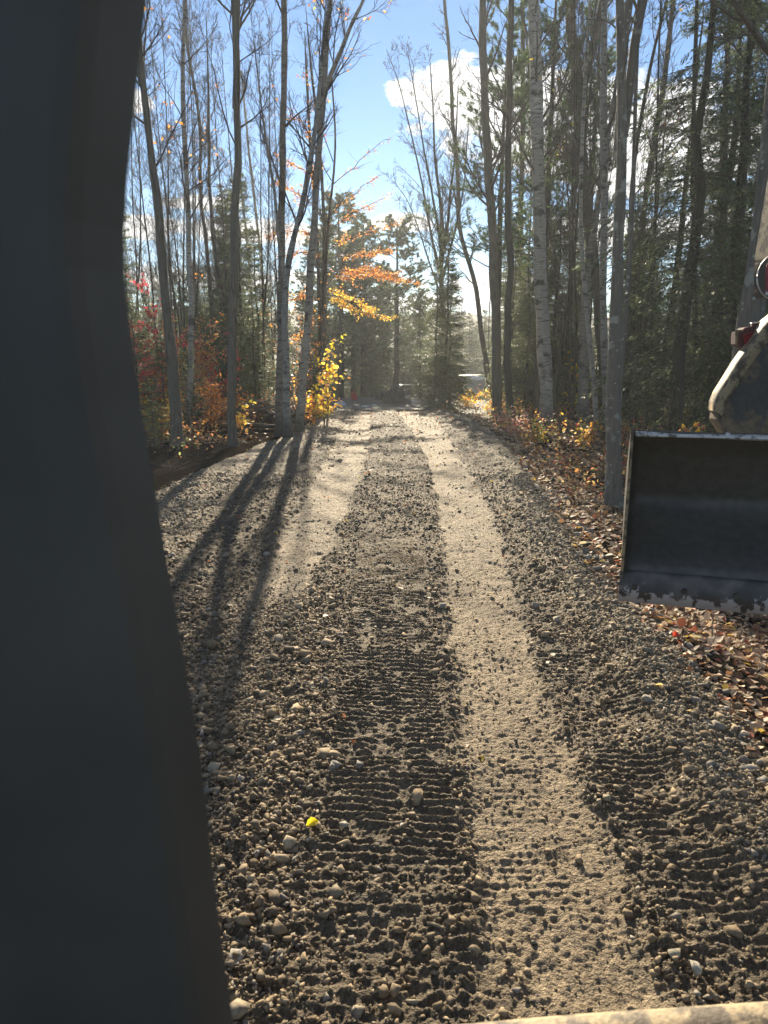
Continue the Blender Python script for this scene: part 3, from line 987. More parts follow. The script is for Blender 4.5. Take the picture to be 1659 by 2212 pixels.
tree('maple_tree', 'dark slender tree with a curved trunk bending left as it climbs',
     [([(1066, 877), (1053, 799), (1038, 705), (1032, 616), (1020, 575), (1001, 523), (992, 481), (992, 408), (989, 330), (979, 275), (974, 150), (960, 0)], 12, 6)], M_DARK, z0=4.2, n1=16, L1=2.0)
tree('maple_tree', 'thick dark straight trunk, first of the close pair on the right verge',
     [([(1075, 909), (1072, 799), (1066, 643), (1062, 540), (1054, 400), (1044, 250), (1042, 100), (1042, 0)], 21, 14)], M_BARK, z0=6.0, n1=12, L1=2.4)
tree('maple_tree', 'dark trunk with a knuckled bend, second of the close pair on the right verge',
     [([(1107, 924), (1097, 799), (1097, 674), (1107, 580), (1102, 500), (1100, 400), (1104, 250), (1109, 0)], 17, 11)], M_DARK, z0=5.5, n1=12, L1=2.2)
tree('maple_tree', 'slim dark trunk behind the close pair and left of the large birch',
     [([(1138, 877), (1138, 737), (1138, 643), (1124, 553), (1128, 400), (1130, 200), (1128, 0)], 13, 8)], M_DARK, z0=5.0, n1=14, L1=2.0, leaf=(PAL_GOLD, 160, .1, (5, 9)))
tree('birch_tree', 'largest pale birch on the right verge, thick all the way up',
     [([(1182, 918), (1178, 830), (1169, 674), (1163, 553), (1157, 350), (1154, 150), (1149, 0)], 29, 23)], M_BIRCH, z0=6.6, n1=10, L1=2.6, leaf=(PAL_GOLD, 80, .1, (6, 10)))
tree('birch_tree', 'slender tan birch leaning left beside the largest birch',
     [([(1223, 897), (1214, 755), (1207, 626), (1199, 529), (1188, 432), (1174, 335), (1160, 260)], 12, 8)], M_GOLDB, z0=5.4, n1=8, L1=1.8)
tree('birch_tree', 'pale birch with a smooth straight upper trunk between the tan and dark trees',
     [([(1228, 884), (1230, 820), (1233, 755), (1240, 690), (1240, 561), (1239, 500), (1244, 400), (1249, 325), (1256, 200)], 17, 9)], M_BIRCH, z0=5.6, n1=10, L1=1.9)
tree('birch_tree', 'stout dark-barked birch with heavy flared foot under the forked trunks',
     [([(1262, 916), (1259, 840), (1257, 755), (1262, 640), (1270, 540), (1282, 470), (1300, 360)], 28, 9)], M_GOLDB, z0=5.2, n1=8, L1=1.8)
tree('maple_tree', 'massive dark trunk leaning left with a steep fork near its top',
     [([(1316, 905), (1310, 830), (1304, 755), (1298, 658), (1291, 561), (1279, 470), (1269, 400), (1254, 250), (1239, 100), (1229, 0)], 24, 21),
      ([(1262, 300), (1264, 175), (1276, 125), (1290, 50), (1300, 0)], 12, 11)], M_BARK, z0=6.2, n1=12, L1=2.6)
tree('birch_tree', 'thin white birch bending around the massive dark trunk',
     [([(1290, 949), (1285, 820), (1275, 755), (1269, 658), (1262, 561), (1262, 432), (1266, 300), (1272, 200)], 11, 7)], M_BIRCH, z0=5.2, n1=8, L1=1.6)
tree('birch_tree', 'straight pale birch rising just left of the three-forked trunk',
     [([(1312, 930), (1308, 800), (1304, 680), (1302, 553), (1304, 400), (1297, 200), (1297, 0)], 16, 12)], M_BIRCH, Y=19, z0=6.4, n1=10, L1=2.0)
tree('maple_tree', 'closest big grey trunk beside the bucket, splitting into three limbs at the top',
     [([(1325, 1095), (1319, 993), (1316, 868), (1318, 787), (1325, 690), (1327, 561), (1329, 500), (1333, 400), (1334, 330), (1330, 270), (1324, 225), (1326, 100), (1319, 0)], 33, 14),
      ([(1333, 345), (1338, 225), (1344, 100), (1359, 0)], 18, 15),
      ([(1338, 360), (1352, 270), (1359, 175), (1369, 75), (1389, 0)], 19, 17)], M_LICH, z0=5.2, n1=12, L1=2.4)
tree('maple_tree', 'slim trunk grown tight against the closest big grey trunk',
     [([(1345, 1060), (1332, 993), (1336, 820), (1346, 690), (1356, 560), (1362, 430), (1370, 250)], 13, 8)], M_LICH, z0=4.6, n1=8, L1=1.8)
tree('maple_tree', 'tall grey tree leaning right over the bucket toward the hemlocks',
     [([(1362, 900), (1369, 755), (1382, 658), (1392, 553), (1404, 400), (1429, 250), (1449, 50), (1454, 0)], 15, 9)], M_BARK, z0=4.8, n1=14, L1=2.2)
tree('maple_tree', 'thin dark tree crossing behind the right-leaning grey tree',
     [([(1366, 910), (1362, 700), (1359, 553), (1379, 325), (1404, 200), (1429, 75), (1452, 0)], 9, 6)], M_DARK, Y=17, z0=4.4, n1=14, L1=2.0, leaf=(PAL_DULL, 60, .09))
tree('maple_tree', 'thin straight dark pole in front of the hemlock boughs',
     [([(1396, 930), (1401, 755), (1411, 561), (1416, 400), (1424, 200)], 6, 4)], M_DARK, Y=15, z0=3.2, n1=10, L1=1.3)
tree('beech_tree', 'thick lichen-spotted trunk standing behind the excavator coupler',
     [([(1598, 850), (1606, 797), (1618, 700), (1632, 600), (1652, 480), (1668, 300), (1682, 150), (1690, 0)], 56, 34)], M_LICH, Y=8.5, z0=4.4, n1=10, L1=2.4, yw=.05)
tree('maple_tree', 'slim dark trunk rising through the right side of the hemlocks',
     [([(1583, 900), (1585, 755), (1588, 432), (1602, 300), (1604, 150), (1614, 0)], 13, 9)], M_DARK, Y=13, z0=5.2, n1=8, L1=1.6)
tree('maple_tree', 'thin trunk in the hemlocks beside the lichen-spotted one',
     [([(1620, 900), (1624, 553), (1634, 250), (1649, 0)], 9, 7)], M_DARK, Y=14, z0=5.0, n1=8, L1=1.6)
tree('maple_tree', 'dark straight trunk half hidden among the lower hemlock boughs',
     [([(1502, 930), (1506, 740), (1500, 560), (1494, 400), (1490, 200)], 13, 8)], M_DARK, Y=16, z0=5.4, n1=8, L1=1.6)
tree('maple_tree', 'short visible trunk at the right of the lower hemlock boughs',
     [([(1538, 930), (1543, 740), (1548, 560), (1552, 400), (1560, 200)], 16, 9)], M_DARK, Y=17, z0=5.4, n1=8, L1=1.6)


# ------------------------------------------------------------------ slender beech with layered orange boughs over the driveway
def layered_beech():
    Y = base_Y(708, 886)
    org = P(708, 886, Y)
    zb = ptz(org.x, org.y)
    root = empty('beech_tree', (org.x, org.y, zb), 'slender beech reaching layered boughs of orange leaves out over the driveway', 'tree')
    off = np.array([org.x, org.y, zb])
    tb = Bag(); bb = Bag(); lb = Bag()
    Q, Rr = stem_line([(708, 886), (703, 760), (701, 640), (706, 484), (722, 346), (724, 280), (715, 150)], Y, 8, 3, 9.5)
    Q = Q - off
    Yd = Y
    trunk_mesh(tb, Q, Rr, 10, base=True)
    boughs = [([(702, 640), (740, 655), (790, 678), (843, 690)], 900, PAL_GOLD), ([(702, 620), (730, 632), (770, 650), (800, 668)], 500, PAL_GOLD),
              ([(703, 590), (760, 583), (830, 590), (905, 612)], 1000, PAL_ORANGE), ([(704, 600), (750, 600), (800, 590), (860, 606)], 600, PAL_ORANGE),
              ([(704, 560), (760, 550), (800, 546), (845, 545)], 420, PAL_ORANGE), ([(705, 540), (740, 520), (790, 505), (860, 480)], 330, PAL_ORANGE),
              ([(706, 500), (760, 460), (800, 440), (845, 415)], 230, PAL_ORANGE), ([(708, 470), (750, 430), (790, 400), (815, 380)], 150, PAL_ORANGE),
              ([(718, 400), (760, 370), (800, 330), (835, 315)], 70, PAL_DULL),
              ([(704, 560), (670, 545), (640, 548), (610, 556)], 300, PAL_ORANGE), ([(705, 520), (660, 500), (620, 500), (580, 510)], 420, PAL_ORANGE),
              ([(707, 480), (670, 440), (640, 420), (610, 400)], 420, PAL_ORANGE), ([(712, 430), (670, 380), (630, 350), (590, 330)], 360, PAL_ORANGE),
              ([(716, 390), (680, 320), (650, 270), (630, 240)], 260, PAL_ORANGE), ([(720, 350), (690, 270), (670, 200), (660, 160)], 150, PAL_DULL),
              ([(702, 650), (672, 640), (640, 642), (600, 655)], 300, PAL_ORANGE), ([(702, 680), (680, 700), (660, 720), (640, 735)], 200, PAL_ORANGE),
              ([(703, 700), (690, 740), (675, 770), (660, 800)], 150, PAL_ORANGE)]
    for pts, n, pal in boughs:
        n = int(n * .8)
        k = 9
        dy = rng.uniform(-1.0, .4)
        W = np.array([P(u, v, Yd)[:] for u, v in pts]) - off
        W[:, 1] += np.linspace(0, dy, len(W))
        tt = np.linspace(0, len(W) - 1, k)
        L = np.stack([np.interp(tt, range(len(W)), W[:, i]) for i in range(3)], 1)
        L[1:-1] += rng.normal(0, .025, (k - 2, 3))
        rr = np.linspace(.016, .004, k)
        bb.add(*tubes(L[None], rr[None], 4))
        m = 16
        t = rng.uniform(.15, 1, (1, m))
        S2, T2, R2 = sample(L[None], rr[None], t)
        d = side_dirs(T2, np.radians(rng.uniform(25, 60, (1, m))))[0]
        d[:, 2] *= .35
        L2 = rng.uniform(.25, .75, m) * (1.2 - .7 * t[0])
        P2 = grow(S2[0], d, L2, 5, .12, .01)
        bb.add(*tubes(P2, np.full((m, 1), .006) * np.array([[1, .8, .7, .6, .4]]), 3))
        ii = rng.integers(0, m, n)
        tl = rng.uniform(.1, 1, (m, 60))
        C, _, _ = sample(P2, np.ones((m, 5)), tl)
        C = C[ii, rng.integers(0, 60, n)]
        half = rng.random(n) < .35
        C2, _, _ = sample(L[None], rr[None], rng.uniform(.15, 1, (1, n)))
        C = np.where(half[:, None], C2[0], C) + rng.normal(0, .05, (n, 3)) * np.array([1, 1, .9])
        lb.add(*leaves(C, .07, pal, flat=.5, aspect=.6, droop=.2))
    tb.build('trunk', M_DARK, root, smooth=True)
    bb.build('branches', M_TWIG, root)
    lb.build('foliage', M_LEAF, root)


layered_beech()


# ------------------------------------------------------------------ leafy saplings and shrubs
def sapling(name, label, u, v, H, spread, nst, nleaf, size, pal, Y=None, cat='sapling', lean=0, group=None, flat=.45):
    if Y is None: Y = base_Y(u, v)
    o = P(u, v, Y); zb = ptz(o.x, o.y)
    root = empty(name, (o.x, o.y, zb), label, cat, group)
    S0 = rng.normal(0, .05, (nst, 3)); S0[:, 2] = -.03
    D = rng.normal(0, spread, (nst, 3)); D[:, 2] = 1; D[:, 0] += lean
    L = H * rng.uniform(.55, 1.05, nst)
    P1 = grow(S0, D, L, 8, .07, .03)
    Rr = np.full((nst, 1), .006 + H * .003) * np.linspace(1, .3, 8)[None]
    b = Bag(); b.add(*tubes(P1, Rr, 5))
    m = max(6, int(H * 7))
    t = rng.uniform(.12, 1, (nst, m))
    S2, T2, R2 = sample(P1, Rr, t)
    d = side_dirs(T2, np.radians(rng.uniform(35, 75, t.shape))).reshape(-1, 3)
    P2 = grow(S2.reshape(-1, 3), d, rng.uniform(.12, .35, nst * m) * (H ** .6), 4, .15, .03)
    b.add(*tubes(P2, np.full((len(P2), 1), .003) * np.array([[1, .9, .7, .5]]), 3))
    b.build('branches', M_TWIG, root)
    i = rng.integers(0, len(P2), nleaf)
    C = P2[i, rng.integers(1, 4, nleaf)] + rng.normal(0, .04, (nleaf, 3))
    lb = Bag(); lb.add(*leaves(C, size, pal, flat=flat, aspect=.62, droop=.3))
    lb.build('foliage', M_LEAF, root)
    return root


sapling('beech_sapling', 'bright yellow-leaved sapling against the twin trunks by the birch clump', 702, 895, 2.3, .12, 5, 300, .11, PAL_YELLOW + PAL_GOLD, Y=19.5)
sapling('leafy_shrub', 'low orange and yellow shrub at the foot of the birch clump', 672, 920, 1.1, .35, 8, 230, .10, PAL_GOLD + PAL_ORANGE, cat='shrub')
sapling('leafy_shrub', 'small golden shrub where the left verge meets the clearing', 696, 905, .7, .4, 7, 240, .09, PAL_YELLOW + PAL_GOLD, cat='shrub')
sapling('maple_sapling', 'scarlet red maple sapling beside the cab pillar', 292, 900, 4.1, .13, 5, 2400, .085, PAL_RED, Y=20, flat=.3)
sapling('maple_sapling', 'rust coloured sapling between scarlet maple and dark leaning trunk', 335, 915, 3.0, .2, 6, 1700, .08, PAL_RED + PAL_ORANGE + PAL_DULL, Y=21)
sapling('maple_sapling', 'orange bushy sapling behind the slim pale birch', 425, 900, 3.6, .25, 6, 2000, .085, PAL_ORANGE + PAL_DULL, Y=23)
sapling('maple_sapling', 'pinkish red sapling behind the thin bowed tree', 470, 890, 3.0, .25, 5, 1300, .08, PAL_RED + PAL_DULL, Y=24)
sapling('leafy_shrub', 'low orange shrub spreading left of the grey forked trunk', 455, 925, 1.4, .45, 9, 800, .09, PAL_ORANGE, cat='shrub')
sapling('leafy_shrub', 'small orange sprig at the right of the grey forked trunk', 528, 935, .7, .4, 5, 90, .10, PAL_GOLD, cat='shrub')
sapling('leafy_shrub', 'low tan and gold shrub at the foot of the dark leaning trunk', 352, 945, .9, .45, 8, 420, .09, PAL_GOLD + PAL_DULL, cat='shrub')
sapling('leafy_shrub', 'yellow shrub right beside the cab pillar on the forest edge', 322, 930, 1.3, .4, 8, 520, .09, PAL_GOLD + PAL_GREEN2, cat='shrub')
sapling('maple_sapling', 'orange sapling behind the birch clump stems', 640, 880, 4.6, .16, 5, 420, .09, PAL_ORANGE, Y=25)
sapling('leafy_shrub', 'pinkish leafy shrub at the foot of the close dark pair', 1118, 945, .8, .4, 8, 330, .075, [(.5, .3, .25, 3), (.55, .38, .3, 2), (.4, .12, .1, 1)], cat='shrub')
sapling('leafy_shrub', 'yellow-green leafy shrub in front of the largest birch', 1152, 958, .55, .5, 7, 200, .09, PAL_YELLOW + PAL_GREEN2, cat='shrub')
sapling('leafy_shrub', 'pale gold leafy shrub at the foot of the stout dark birch', 1262, 965, .7, .45, 8, 260, .09, PAL_GOLD + PAL_DULL, cat='shrub')
sapling('leafy_shrub', 'yellow sapling glowing between the tan birch and the stout birch', 1244, 900, 2.0, .12, 4, 260, .10, PAL_YELLOW, Y=25, cat='shrub')
sapling('leafy_shrub', 'copper and gold shrub rising above the bucket rim', 1480, 960, 1.5, .4, 9, 800, .085, PAL_DULL + PAL_GOLD[:1], Y=11, cat='shrub')
sapling('leafy_shrub', 'sparse copper shrub above the left end of the bucket rim', 1400, 980, 1.0, .4, 6, 260, .08, PAL_DULL, Y=12, cat='shrub')
sapling('leafy_shrub', 'golden shrubs at the clearing edge below the young spruces', 1010, 880, .9, .5, 9, 420, .09, PAL_GOLD, cat='shrub')
sapling('leafy_shrub', 'golden brown shrub between the curved tree and close dark pair', 1052, 890, 1.0, .4, 7, 300, .09, PAL_GOLD + PAL_DULL, cat='shrub')


# ------------------------------------------------------------------ evergreens
def spruce_meshes(H, Rb, bare, nb, tw, pal, droop=.15, trunk_r=.07, clump=.07, dens=1.0, bark=None, power=.85):
    """returns (trunk mesh object data, crown mesh data) built at the origin"""
    k = 14
    Q = np.zeros((k, 3)); Q[:, 2] = np.linspace(-.1, H, k)
    Q[1:, 0] += np.cumsum(rng.normal(0, .012, k - 1)) * H * .3
    Q[1:, 1] += np.cumsum(rng.normal(0, .012, k - 1)) * H * .3
    Rr = trunk_r * (1 - np.linspace(0, 1, k) ** 1.2) + .008
    tb = Bag(); trunk_mesh(tb, Q, Rr, 9)
    t = np.sort(bare + (1 - bare) * rng.random(nb)); t = np.clip(t, 0, .995)
    S0, T0, R0 = sample(Q[None], Rr[None], t[None]); S0 = S0[0]
    a = rng.uniform(0, 2 * math.pi, nb)
    f = (t - bare) / (1 - bare)
    L = Rb * ((1 - f) ** power) * (np.minimum(1, .45 + f * 3.0)) * rng.uniform(.45, 1.15, nb) + .12
    D = np.stack([np.cos(a), np.sin(a), -.05 - .1 * (1 - f) + .45 * f], 1)
    P1 = grow(S0, D, L, 6, .07, -droop * .25)
    P1[:, -1, 2] += L * .05
    bb = Bag()
    bb.add(*tubes(P1, (.004 + .008 * L / Rb)[:, None] * np.linspace(1, .35, 6)[None], 3))
    # twigs flat on both sides
    t2 = np.linspace(.12, 1, tw)[None] + rng.normal(0, .03, (nb, tw)); t2 = t2.clip(.05, 1)
    S2, T2, _ = sample(P1, np.ones((nb, 6)), t2)
    side = np.where(np.arange(tw) % 2, 1, -1)[None, :, None]
    lat = nrm(np.cross(T2, np.array([0, 0, 1.])))
    d2 = nrm(T2 * .75 + side * lat * rng.uniform(.5, 1.1, t2.shape)[..., None] + rng.normal(0, .12, S2.shape) + np.array([0, 0, -.10]))
    L2 = (L[:, None] * .42 * (1.15 - t2) + .07) * rng.uniform(.7, 1.25, t2.shape)
    P2 = grow(S2.reshape(-1, 3), d2.reshape(-1, 3), L2.ravel(), 4, .07, -droop * .3)
    keep = rng.random(len(P2)) < .93
    P2 = P2[keep]; Lk = L2.ravel()[keep]
    bb.add(*tubes(P2, np.full((len(P2), 1), .0022) * np.array([[1, 1, .8, .5]]), 3))
    # needle sprays: narrow blades along twig, both sides
    nper = np.clip((Lk / clump * 2.6 * dens), 3, 40).astype(int)
    idx = np.repeat(np.arange(len(P2)), nper)
    tt = rng.random(len(idx))
    x_ = tt * 3; i_ = np.clip(x_.astype(int), 0, 2); fr = x_ - i_
    A = P2[idx, i_]; Bv = P2[idx, i_ + 1]
    C = A + (Bv - A) * fr[:, None]; T = nrm(Bv - A)
    lat = nrm(np.cross(T, np.array([0, 0, 1.]))) * rng.choice([-1, 1], len(idx))[:, None]
    dr = nrm(T * rng.uniform(.5, 1.3, (len(idx), 1)) + lat * rng.uniform(.3, 1.0, (len(idx), 1)) + rng.normal(0, .25, C.shape))
    Ln = clump * rng.uniform(.6, 1.2, (len(idx), 1))
    wd = nrm(np.cross(dr, rng.normal(0, .5, C.shape) + np.array([0, 0, 1.]))) * Ln * .16
    V = np.stack([C - wd * .4, C + dr * Ln * .5 + wd, C + dr * Ln, C + dr * Ln * .5 - wd], 1).reshape(-1, 3)
    ii = np.arange(len(idx))[:, None] * 4
    F = ii + np.array([[0, 1, 2, 3]])
    pal = np.asarray(pal)
    pc = pal[rng.choice(len(pal), len(idx), p=pal[:, 3] / pal[:, 3].sum()), :3] * rng.uniform(.75, 1.25, (len(idx), 1))
    pc = pc * (.85 + .4 * vn(idx * .37, idx * 0.0))[:, None]
    fb = Bag(); fb.add(V, F, np.repeat(pc, 4, 0))
    to = tb.build('trunk', bark or M_DARK, None, smooth=True)
    bo = bb.build('branches', M_TWIG)
    fo = fb.build('crown', M_NEEDLE)
    out = (to.data, bo.data, fo.data)
    for o_ in (to, bo, fo): bpy.data.objects.remove(o_)
    return out


def pine_meshes(H, Rb, bare, nb, ntuft, pal, tr=.14, needle=.10, nw=.0055):
    k = 16
    Q = np.zeros((k, 3)); Q[:, 2] = np.linspace(-.15, H, k)
    Q[1:, 0] += np.cumsum(rng.normal(0, .02, k - 1)) * .5
    Rr = tr * (1 - .85 * np.linspace(0, 1, k))
    tb = Bag(); trunk_mesh(tb, Q, Rr, 10)
    t = np.sort(bare + (1 - bare) * rng.random(nb)).clip(0, .99)
    S0, _, _ = sample(Q[None], Rr[None], t[None]); S0 = S0[0]
    a = rng.uniform(0, 2 * math.pi, nb); f = (t - bare) / (1 - bare)
    L = Rb * (1 - f * .8) * rng.uniform(.5, 1.2, nb) + .2
    D = np.stack([np.cos(a), np.sin(a), .12 + .7 * f], 1)
    P1 = grow(S0, D, L, 7, .10, .05)
    Rb1 = (.008 + .012 * (1 - f))[:, None] * np.linspace(1, .3, 7)[None]
    bb = Bag(); bb.add(*tubes(P1, Rb1, 4))
    m = 9
    t2 = rng.uniform(.25, 1, (nb, m))
    S2, T2, _ = sample(P1, Rb1, t2)
    d2 = side_dirs(T2, np.radians(rng.uniform(20, 55, t2.shape))).reshape(-1, 3)
    P2 = grow(S2.reshape(-1, 3), d2, np.repeat(L, m) * .33 * rng.uniform(.5, 1.2, nb * m), 4, .1, .10)
    bb.add(*tubes(P2, np.full((len(P2), 1), .004) * np.array([[1, .9, .7, .5]]), 3))
    i = rng.integers(0, len(P2), ntuft)
    tt = rng.uniform(.35, 1, ntuft) * 3; i_ = np.clip(tt.astype(int), 0, 2); fr = tt - i_
    C = P2[i, i_] * (1 - fr)[:, None] + P2[i, i_ + 1] * fr[:, None]
    T = nrm(P2[i, i_ + 1] - P2[i, i_])
    q = 13
    Cn = np.repeat(C, q, 0); Tn = np.repeat(T, q, 0)
    dr = nrm(Tn * rng.uniform(.2, 1.2, (len(Cn), 1)) + rng.normal(0, .6, Cn.shape) + np.array([0, 0, .15]))
    Ln = needle * rng.uniform(.6, 1.15, (len(Cn), 1))
    wd = nrm(np.cross(dr, rng.normal(0, 1, Cn.shape))) * nw
    V = np.stack([Cn - wd, Cn + wd, Cn + dr * Ln], 1).reshape(-1, 3)
    F = np.arange(len(Cn))[:, None] * 3 + np.array([[0, 1, 2]])
    pal = np.asarray(pal)
    pc = pal[rng.choice(len(pal), ntuft, p=pal[:, 3] / pal[:, 3].sum()), :3] * rng.uniform(.7, 1.3, (ntuft, 1))
    fb = Bag(); fb.add(V, F, np.repeat(pc, q * 3, 0))
    to = tb.build('trunk', M_DARK, None, smooth=True); bo = bb.build('branches', M_TWIG); fo = fb.build('crown', M_NEEDLE)
    out = (to.data, bo.data, fo.data)
    for o_ in (to, bo, fo): bpy.data.objects.remove(o_)
    return out


def bare_meshes(H, r, z0, n1, L1, stems=1):
    tb = Bag(); bb = Bag()
    for s_ in range(stems):
        k = 20
        Q = np.zeros((k, 3)); Q[:, 2] = np.linspace(-.15, H * rng.uniform(.85, 1.1), k)
        lean = rng.normal(0, .05, 2)
        for ax in (0, 1):
            Q[1:, ax] += np.cumsum(rng.normal(0, .05, k - 1)) * .7 + lean[ax] * Q[1:, 2]
            for _ in range(2): Q[1:-1, ax] = .25 * Q[:-2, ax] + .5 * Q[1:-1, ax] + .25 * Q[2:, ax]
        Rr = r * (1 - .82 * np.linspace(0, 1, k)) * rng.uniform(.8, 1.1)
        trunk_mesh(tb, Q, Rr, 8)
        b, *_ = crown_sys(Q, Rr, z0, n1, L1, .13, (20, 52), True, None, 7, 4, .005)
        V, fs, _ = b.out(); bb.add(V, fs[0])
    to = tb.build('trunk', M_DARK, None, smooth=True); bo = bb.build('branches', M_TWIG)
    out = (to.data, bo.data)
    for o_ in (to, bo): bpy.data.objects.remove(o_)
    return out


def plant(name, data, x, y, rz_, sc, label, cat, group=None, z=None):
    zb = ptz(x, y) if z is None else z
    root = empty(name, (x, y, zb), label, cat, group, rz_)
    root.scale = (sc, sc, sc) if not isinstance(sc, tuple) else sc
    nm = ('trunk', 'branches', 'crown')
    for n_, me in zip(nm, data):
        o_ = bpy.data.objects.new(n_, me)
        COL.objects.link(o_)
        o_.parent = root
    return root


HEM = [spruce_meshes(10.5, 2.3, .06, 150, 20, PAL_GREEN, .5, .11, .085, .9) for _ in range(3)]
SPR = [spruce_meshes(6.5, 1.25, .03, 240, 14, PAL_GREEN2, .1, .06, .08, 1.4) for _ in range(2)]
SMALL = [spruce_meshes(2.6, .85, .02, 90, 10, PAL_GREEN2, .1, .03, .06, 1.0) for _ in range(2)]
PINE = [pine_meshes(11.0, 2.4, .18, 130, 6500, PAL_GREEN, .15, .13, .014) for _ in range(2)]
TALLPINE = pine_meshes(12.5, 2.3, .36, 75, 4200, PAL_PINE, .13, .13, .008)
BARE = [bare_meshes(13, .05, 3.0, 40, 2.2) for _ in range(4)] + [bare_meshes(11, .038, 2.2, 32, 1.9, 2) for _ in range(3)]

def at(u, Y): return (u - 829.5) / FPX * Y * 1.03

# hemlocks on the right
HL = [(1440, 12.5, 0, 1.0, 'dark hemlock whose boughs start just above the bucket rim'), (1530, 14.5, 1, 1.1, 'hemlock filling the gap between bucket rim and lichen-spotted trunk'),
      (1640, 12.5, 2, 1.0, 'hemlock behind the lichen-spotted trunk at the picture edge'), (1500, 19.5, 1, 1.15, 'tall hemlock deeper in behind the one above the bucket'),
      (1600, 19.5, 0, 1.3, 'tall hemlock behind the slim dark trunk'), (1400, 24, 2, 1.2, 'distant hemlock left of the thin straight pole'),
      (1360, 30, 0, 1.1, 'distant hemlock seen between the forked trunk and thin pole'),
      (1550, 30, 2, 1.4, 'farthest tall hemlock closing the right side')]
for u, Y, k, sc, lab in HL:
    plant('hemlock_tree', HEM[k], at(u, Y), Y, rng.uniform(0, 6.28), sc, lab, 'evergreen tree', 'hemlocks on the right')
# white pines reaching in at top right
for u, Y, sc, lab in ((1060, 27, 1.12, 'tall white pine with feathery tufts bordering the open sky'), (1150, 25, 1.15, 'tall white pine behind the largest birch'),
                      (1235, 29, 1.2, 'tall white pine behind the pale and tan birches')):
    plant('pine_tree', TALLPINE, at(u, Y), Y, rng.uniform(0, 6.28), sc, lab, 'pine tree', 'tall pines behind the right verge')
# dark pines beyond the clearing
for u, Y, k, sc, lab in ((856, 45, 1, .92, 'dark conical pine standing alone under the open sky'), (790, 48, 1, 1.0, 'dark pine just left of the conical one'),
                         (742, 46, 0, 1.05, 'dark pine whose top shows behind the orange boughs'), (765, 52, 1, 1.02, 'dark pine behind the two pines left of the sky gap'),
                         (705, 52, 1, 1.05, 'dark pine behind the birch clump'), (900, 62, 0, .8, 'small far pine right of the conical one'), (822, 64, 1, .95, 'far pine filling the gap behind the parked vehicle')):
    plant('pine_tree', PINE[k], at(u, Y), Y, rng.uniform(0, 6.28), (sc * 1.5, sc * 1.5, sc), lab, 'pine tree', 'pines beyond the clearing')
# young spruces near the clearing
for u, Y, k, sc, lab in ((932, 26.5, 0, .78, 'young spruce leaning over the clearing entrance'), (955, 27.5, 1, .95, 'taller young spruce around the many-stemmed bare tree'),
                         (968, 31, 0, .9, 'slim young spruce left of the camper'), (1108, 40, 1, 1.1, 'young spruce right of the camper, behind the close dark pair'), (905, 38, 0, .8, 'young spruce beyond the parked utility vehicle'),
                         (1090, 30, 0, 1.1, 'young spruce hidden behind the close dark pair'), (1125, 27, 1, .9, 'young spruce between the close pair and largest birch'),
                         (1200, 31, 0, 1.1, 'young spruce behind the slender tan birch'), (1340, 24, 1, 1.0, 'young spruce behind the closest grey trunk')):
    plant('spruce_tree', SPR[k], at(u, Y), Y, rng.uniform(0, 6.28), sc, lab, 'spruce tree', 'young spruces by the clearing')
for u, Y, k, sc, lab in ((575, 30, 0, 1.05, 'slim spruce between the grey forked trunk and birch clump'), (540, 32, 1, 1.45, 'tall narrow spruce topping out behind the grey forked trunk'),
                         (560, 25, 1, .62, 'young spruce behind the brush pile'), (300, 27, 0, 1.2, 'spruce behind the scarlet maple sapling'), (440, 31, 1, .9, 'spruce behind the bushy orange sapling')):
    plant('spruce_tree', SPR[k], at(u, Y), Y, rng.uniform(0, 6.28), sc, lab, 'spruce tree', 'spruces in the left woods')
for u, Y, k, sc, lab in ((318, 16.5, 0, 1.05, 'bluish small spruce beside the cab pillar below the red maple'), (300, 19, 1, 1.2, 'small spruce tucked behind the bluish one'), (425, 18.5, 1, .8, 'small spruce between pale birch and grey forked trunk'),
                         (372, 20, 0, .9, 'small spruce behind the dark leaning trunk'), (345, 15.5, 1, .38, 'tiny spruce seedling at the foot of the dark leaning trunk'),
                         (1248, 17, 0, .22, 'spruce seedling at the foot of the stout dark birch'), (1560, 9.5, 1, .62, 'small spruce poking out behind the bucket ear'), (1085, 20.5, 1, .28, 'spruce seedling on the right verge by the close pair'),
                         (590, 22, 0, .5, 'small spruce just left of the birch clump'), (1430, 11, 0, .35, 'spruce seedling above the bucket rim')):
    plant('small_spruce', SMALL[k], at(u, Y), Y, rng.uniform(0, 6.28), sc, lab, 'spruce', 'small spruces under the trees')

# slender bare trees filling the woods
def woods(n, xr_, yr_, label, group, hi=1.25, seed=0):
    got = 0; tries = 0
    while got < n and tries < 5000:
        tries += 1
        y = rng.uniform(*yr_); x = rng.uniform(*xr_)
        u = 829.5 + FPX * x / y / 1.03
        if u < 150 or u > 1750: continue
        m_ = 2.2 / y * FPX
        if 775 - m_ < u < 930 + m_: continue
        if abs(x) < 3.5 and y < 60: continue
        plant('bare_tree', BARE[rng.integers(0, len(BARE))], x, y, rng.uniform(0, 6.28), rng.uniform(.8, hi), label, 'tree', group)
        got += 1


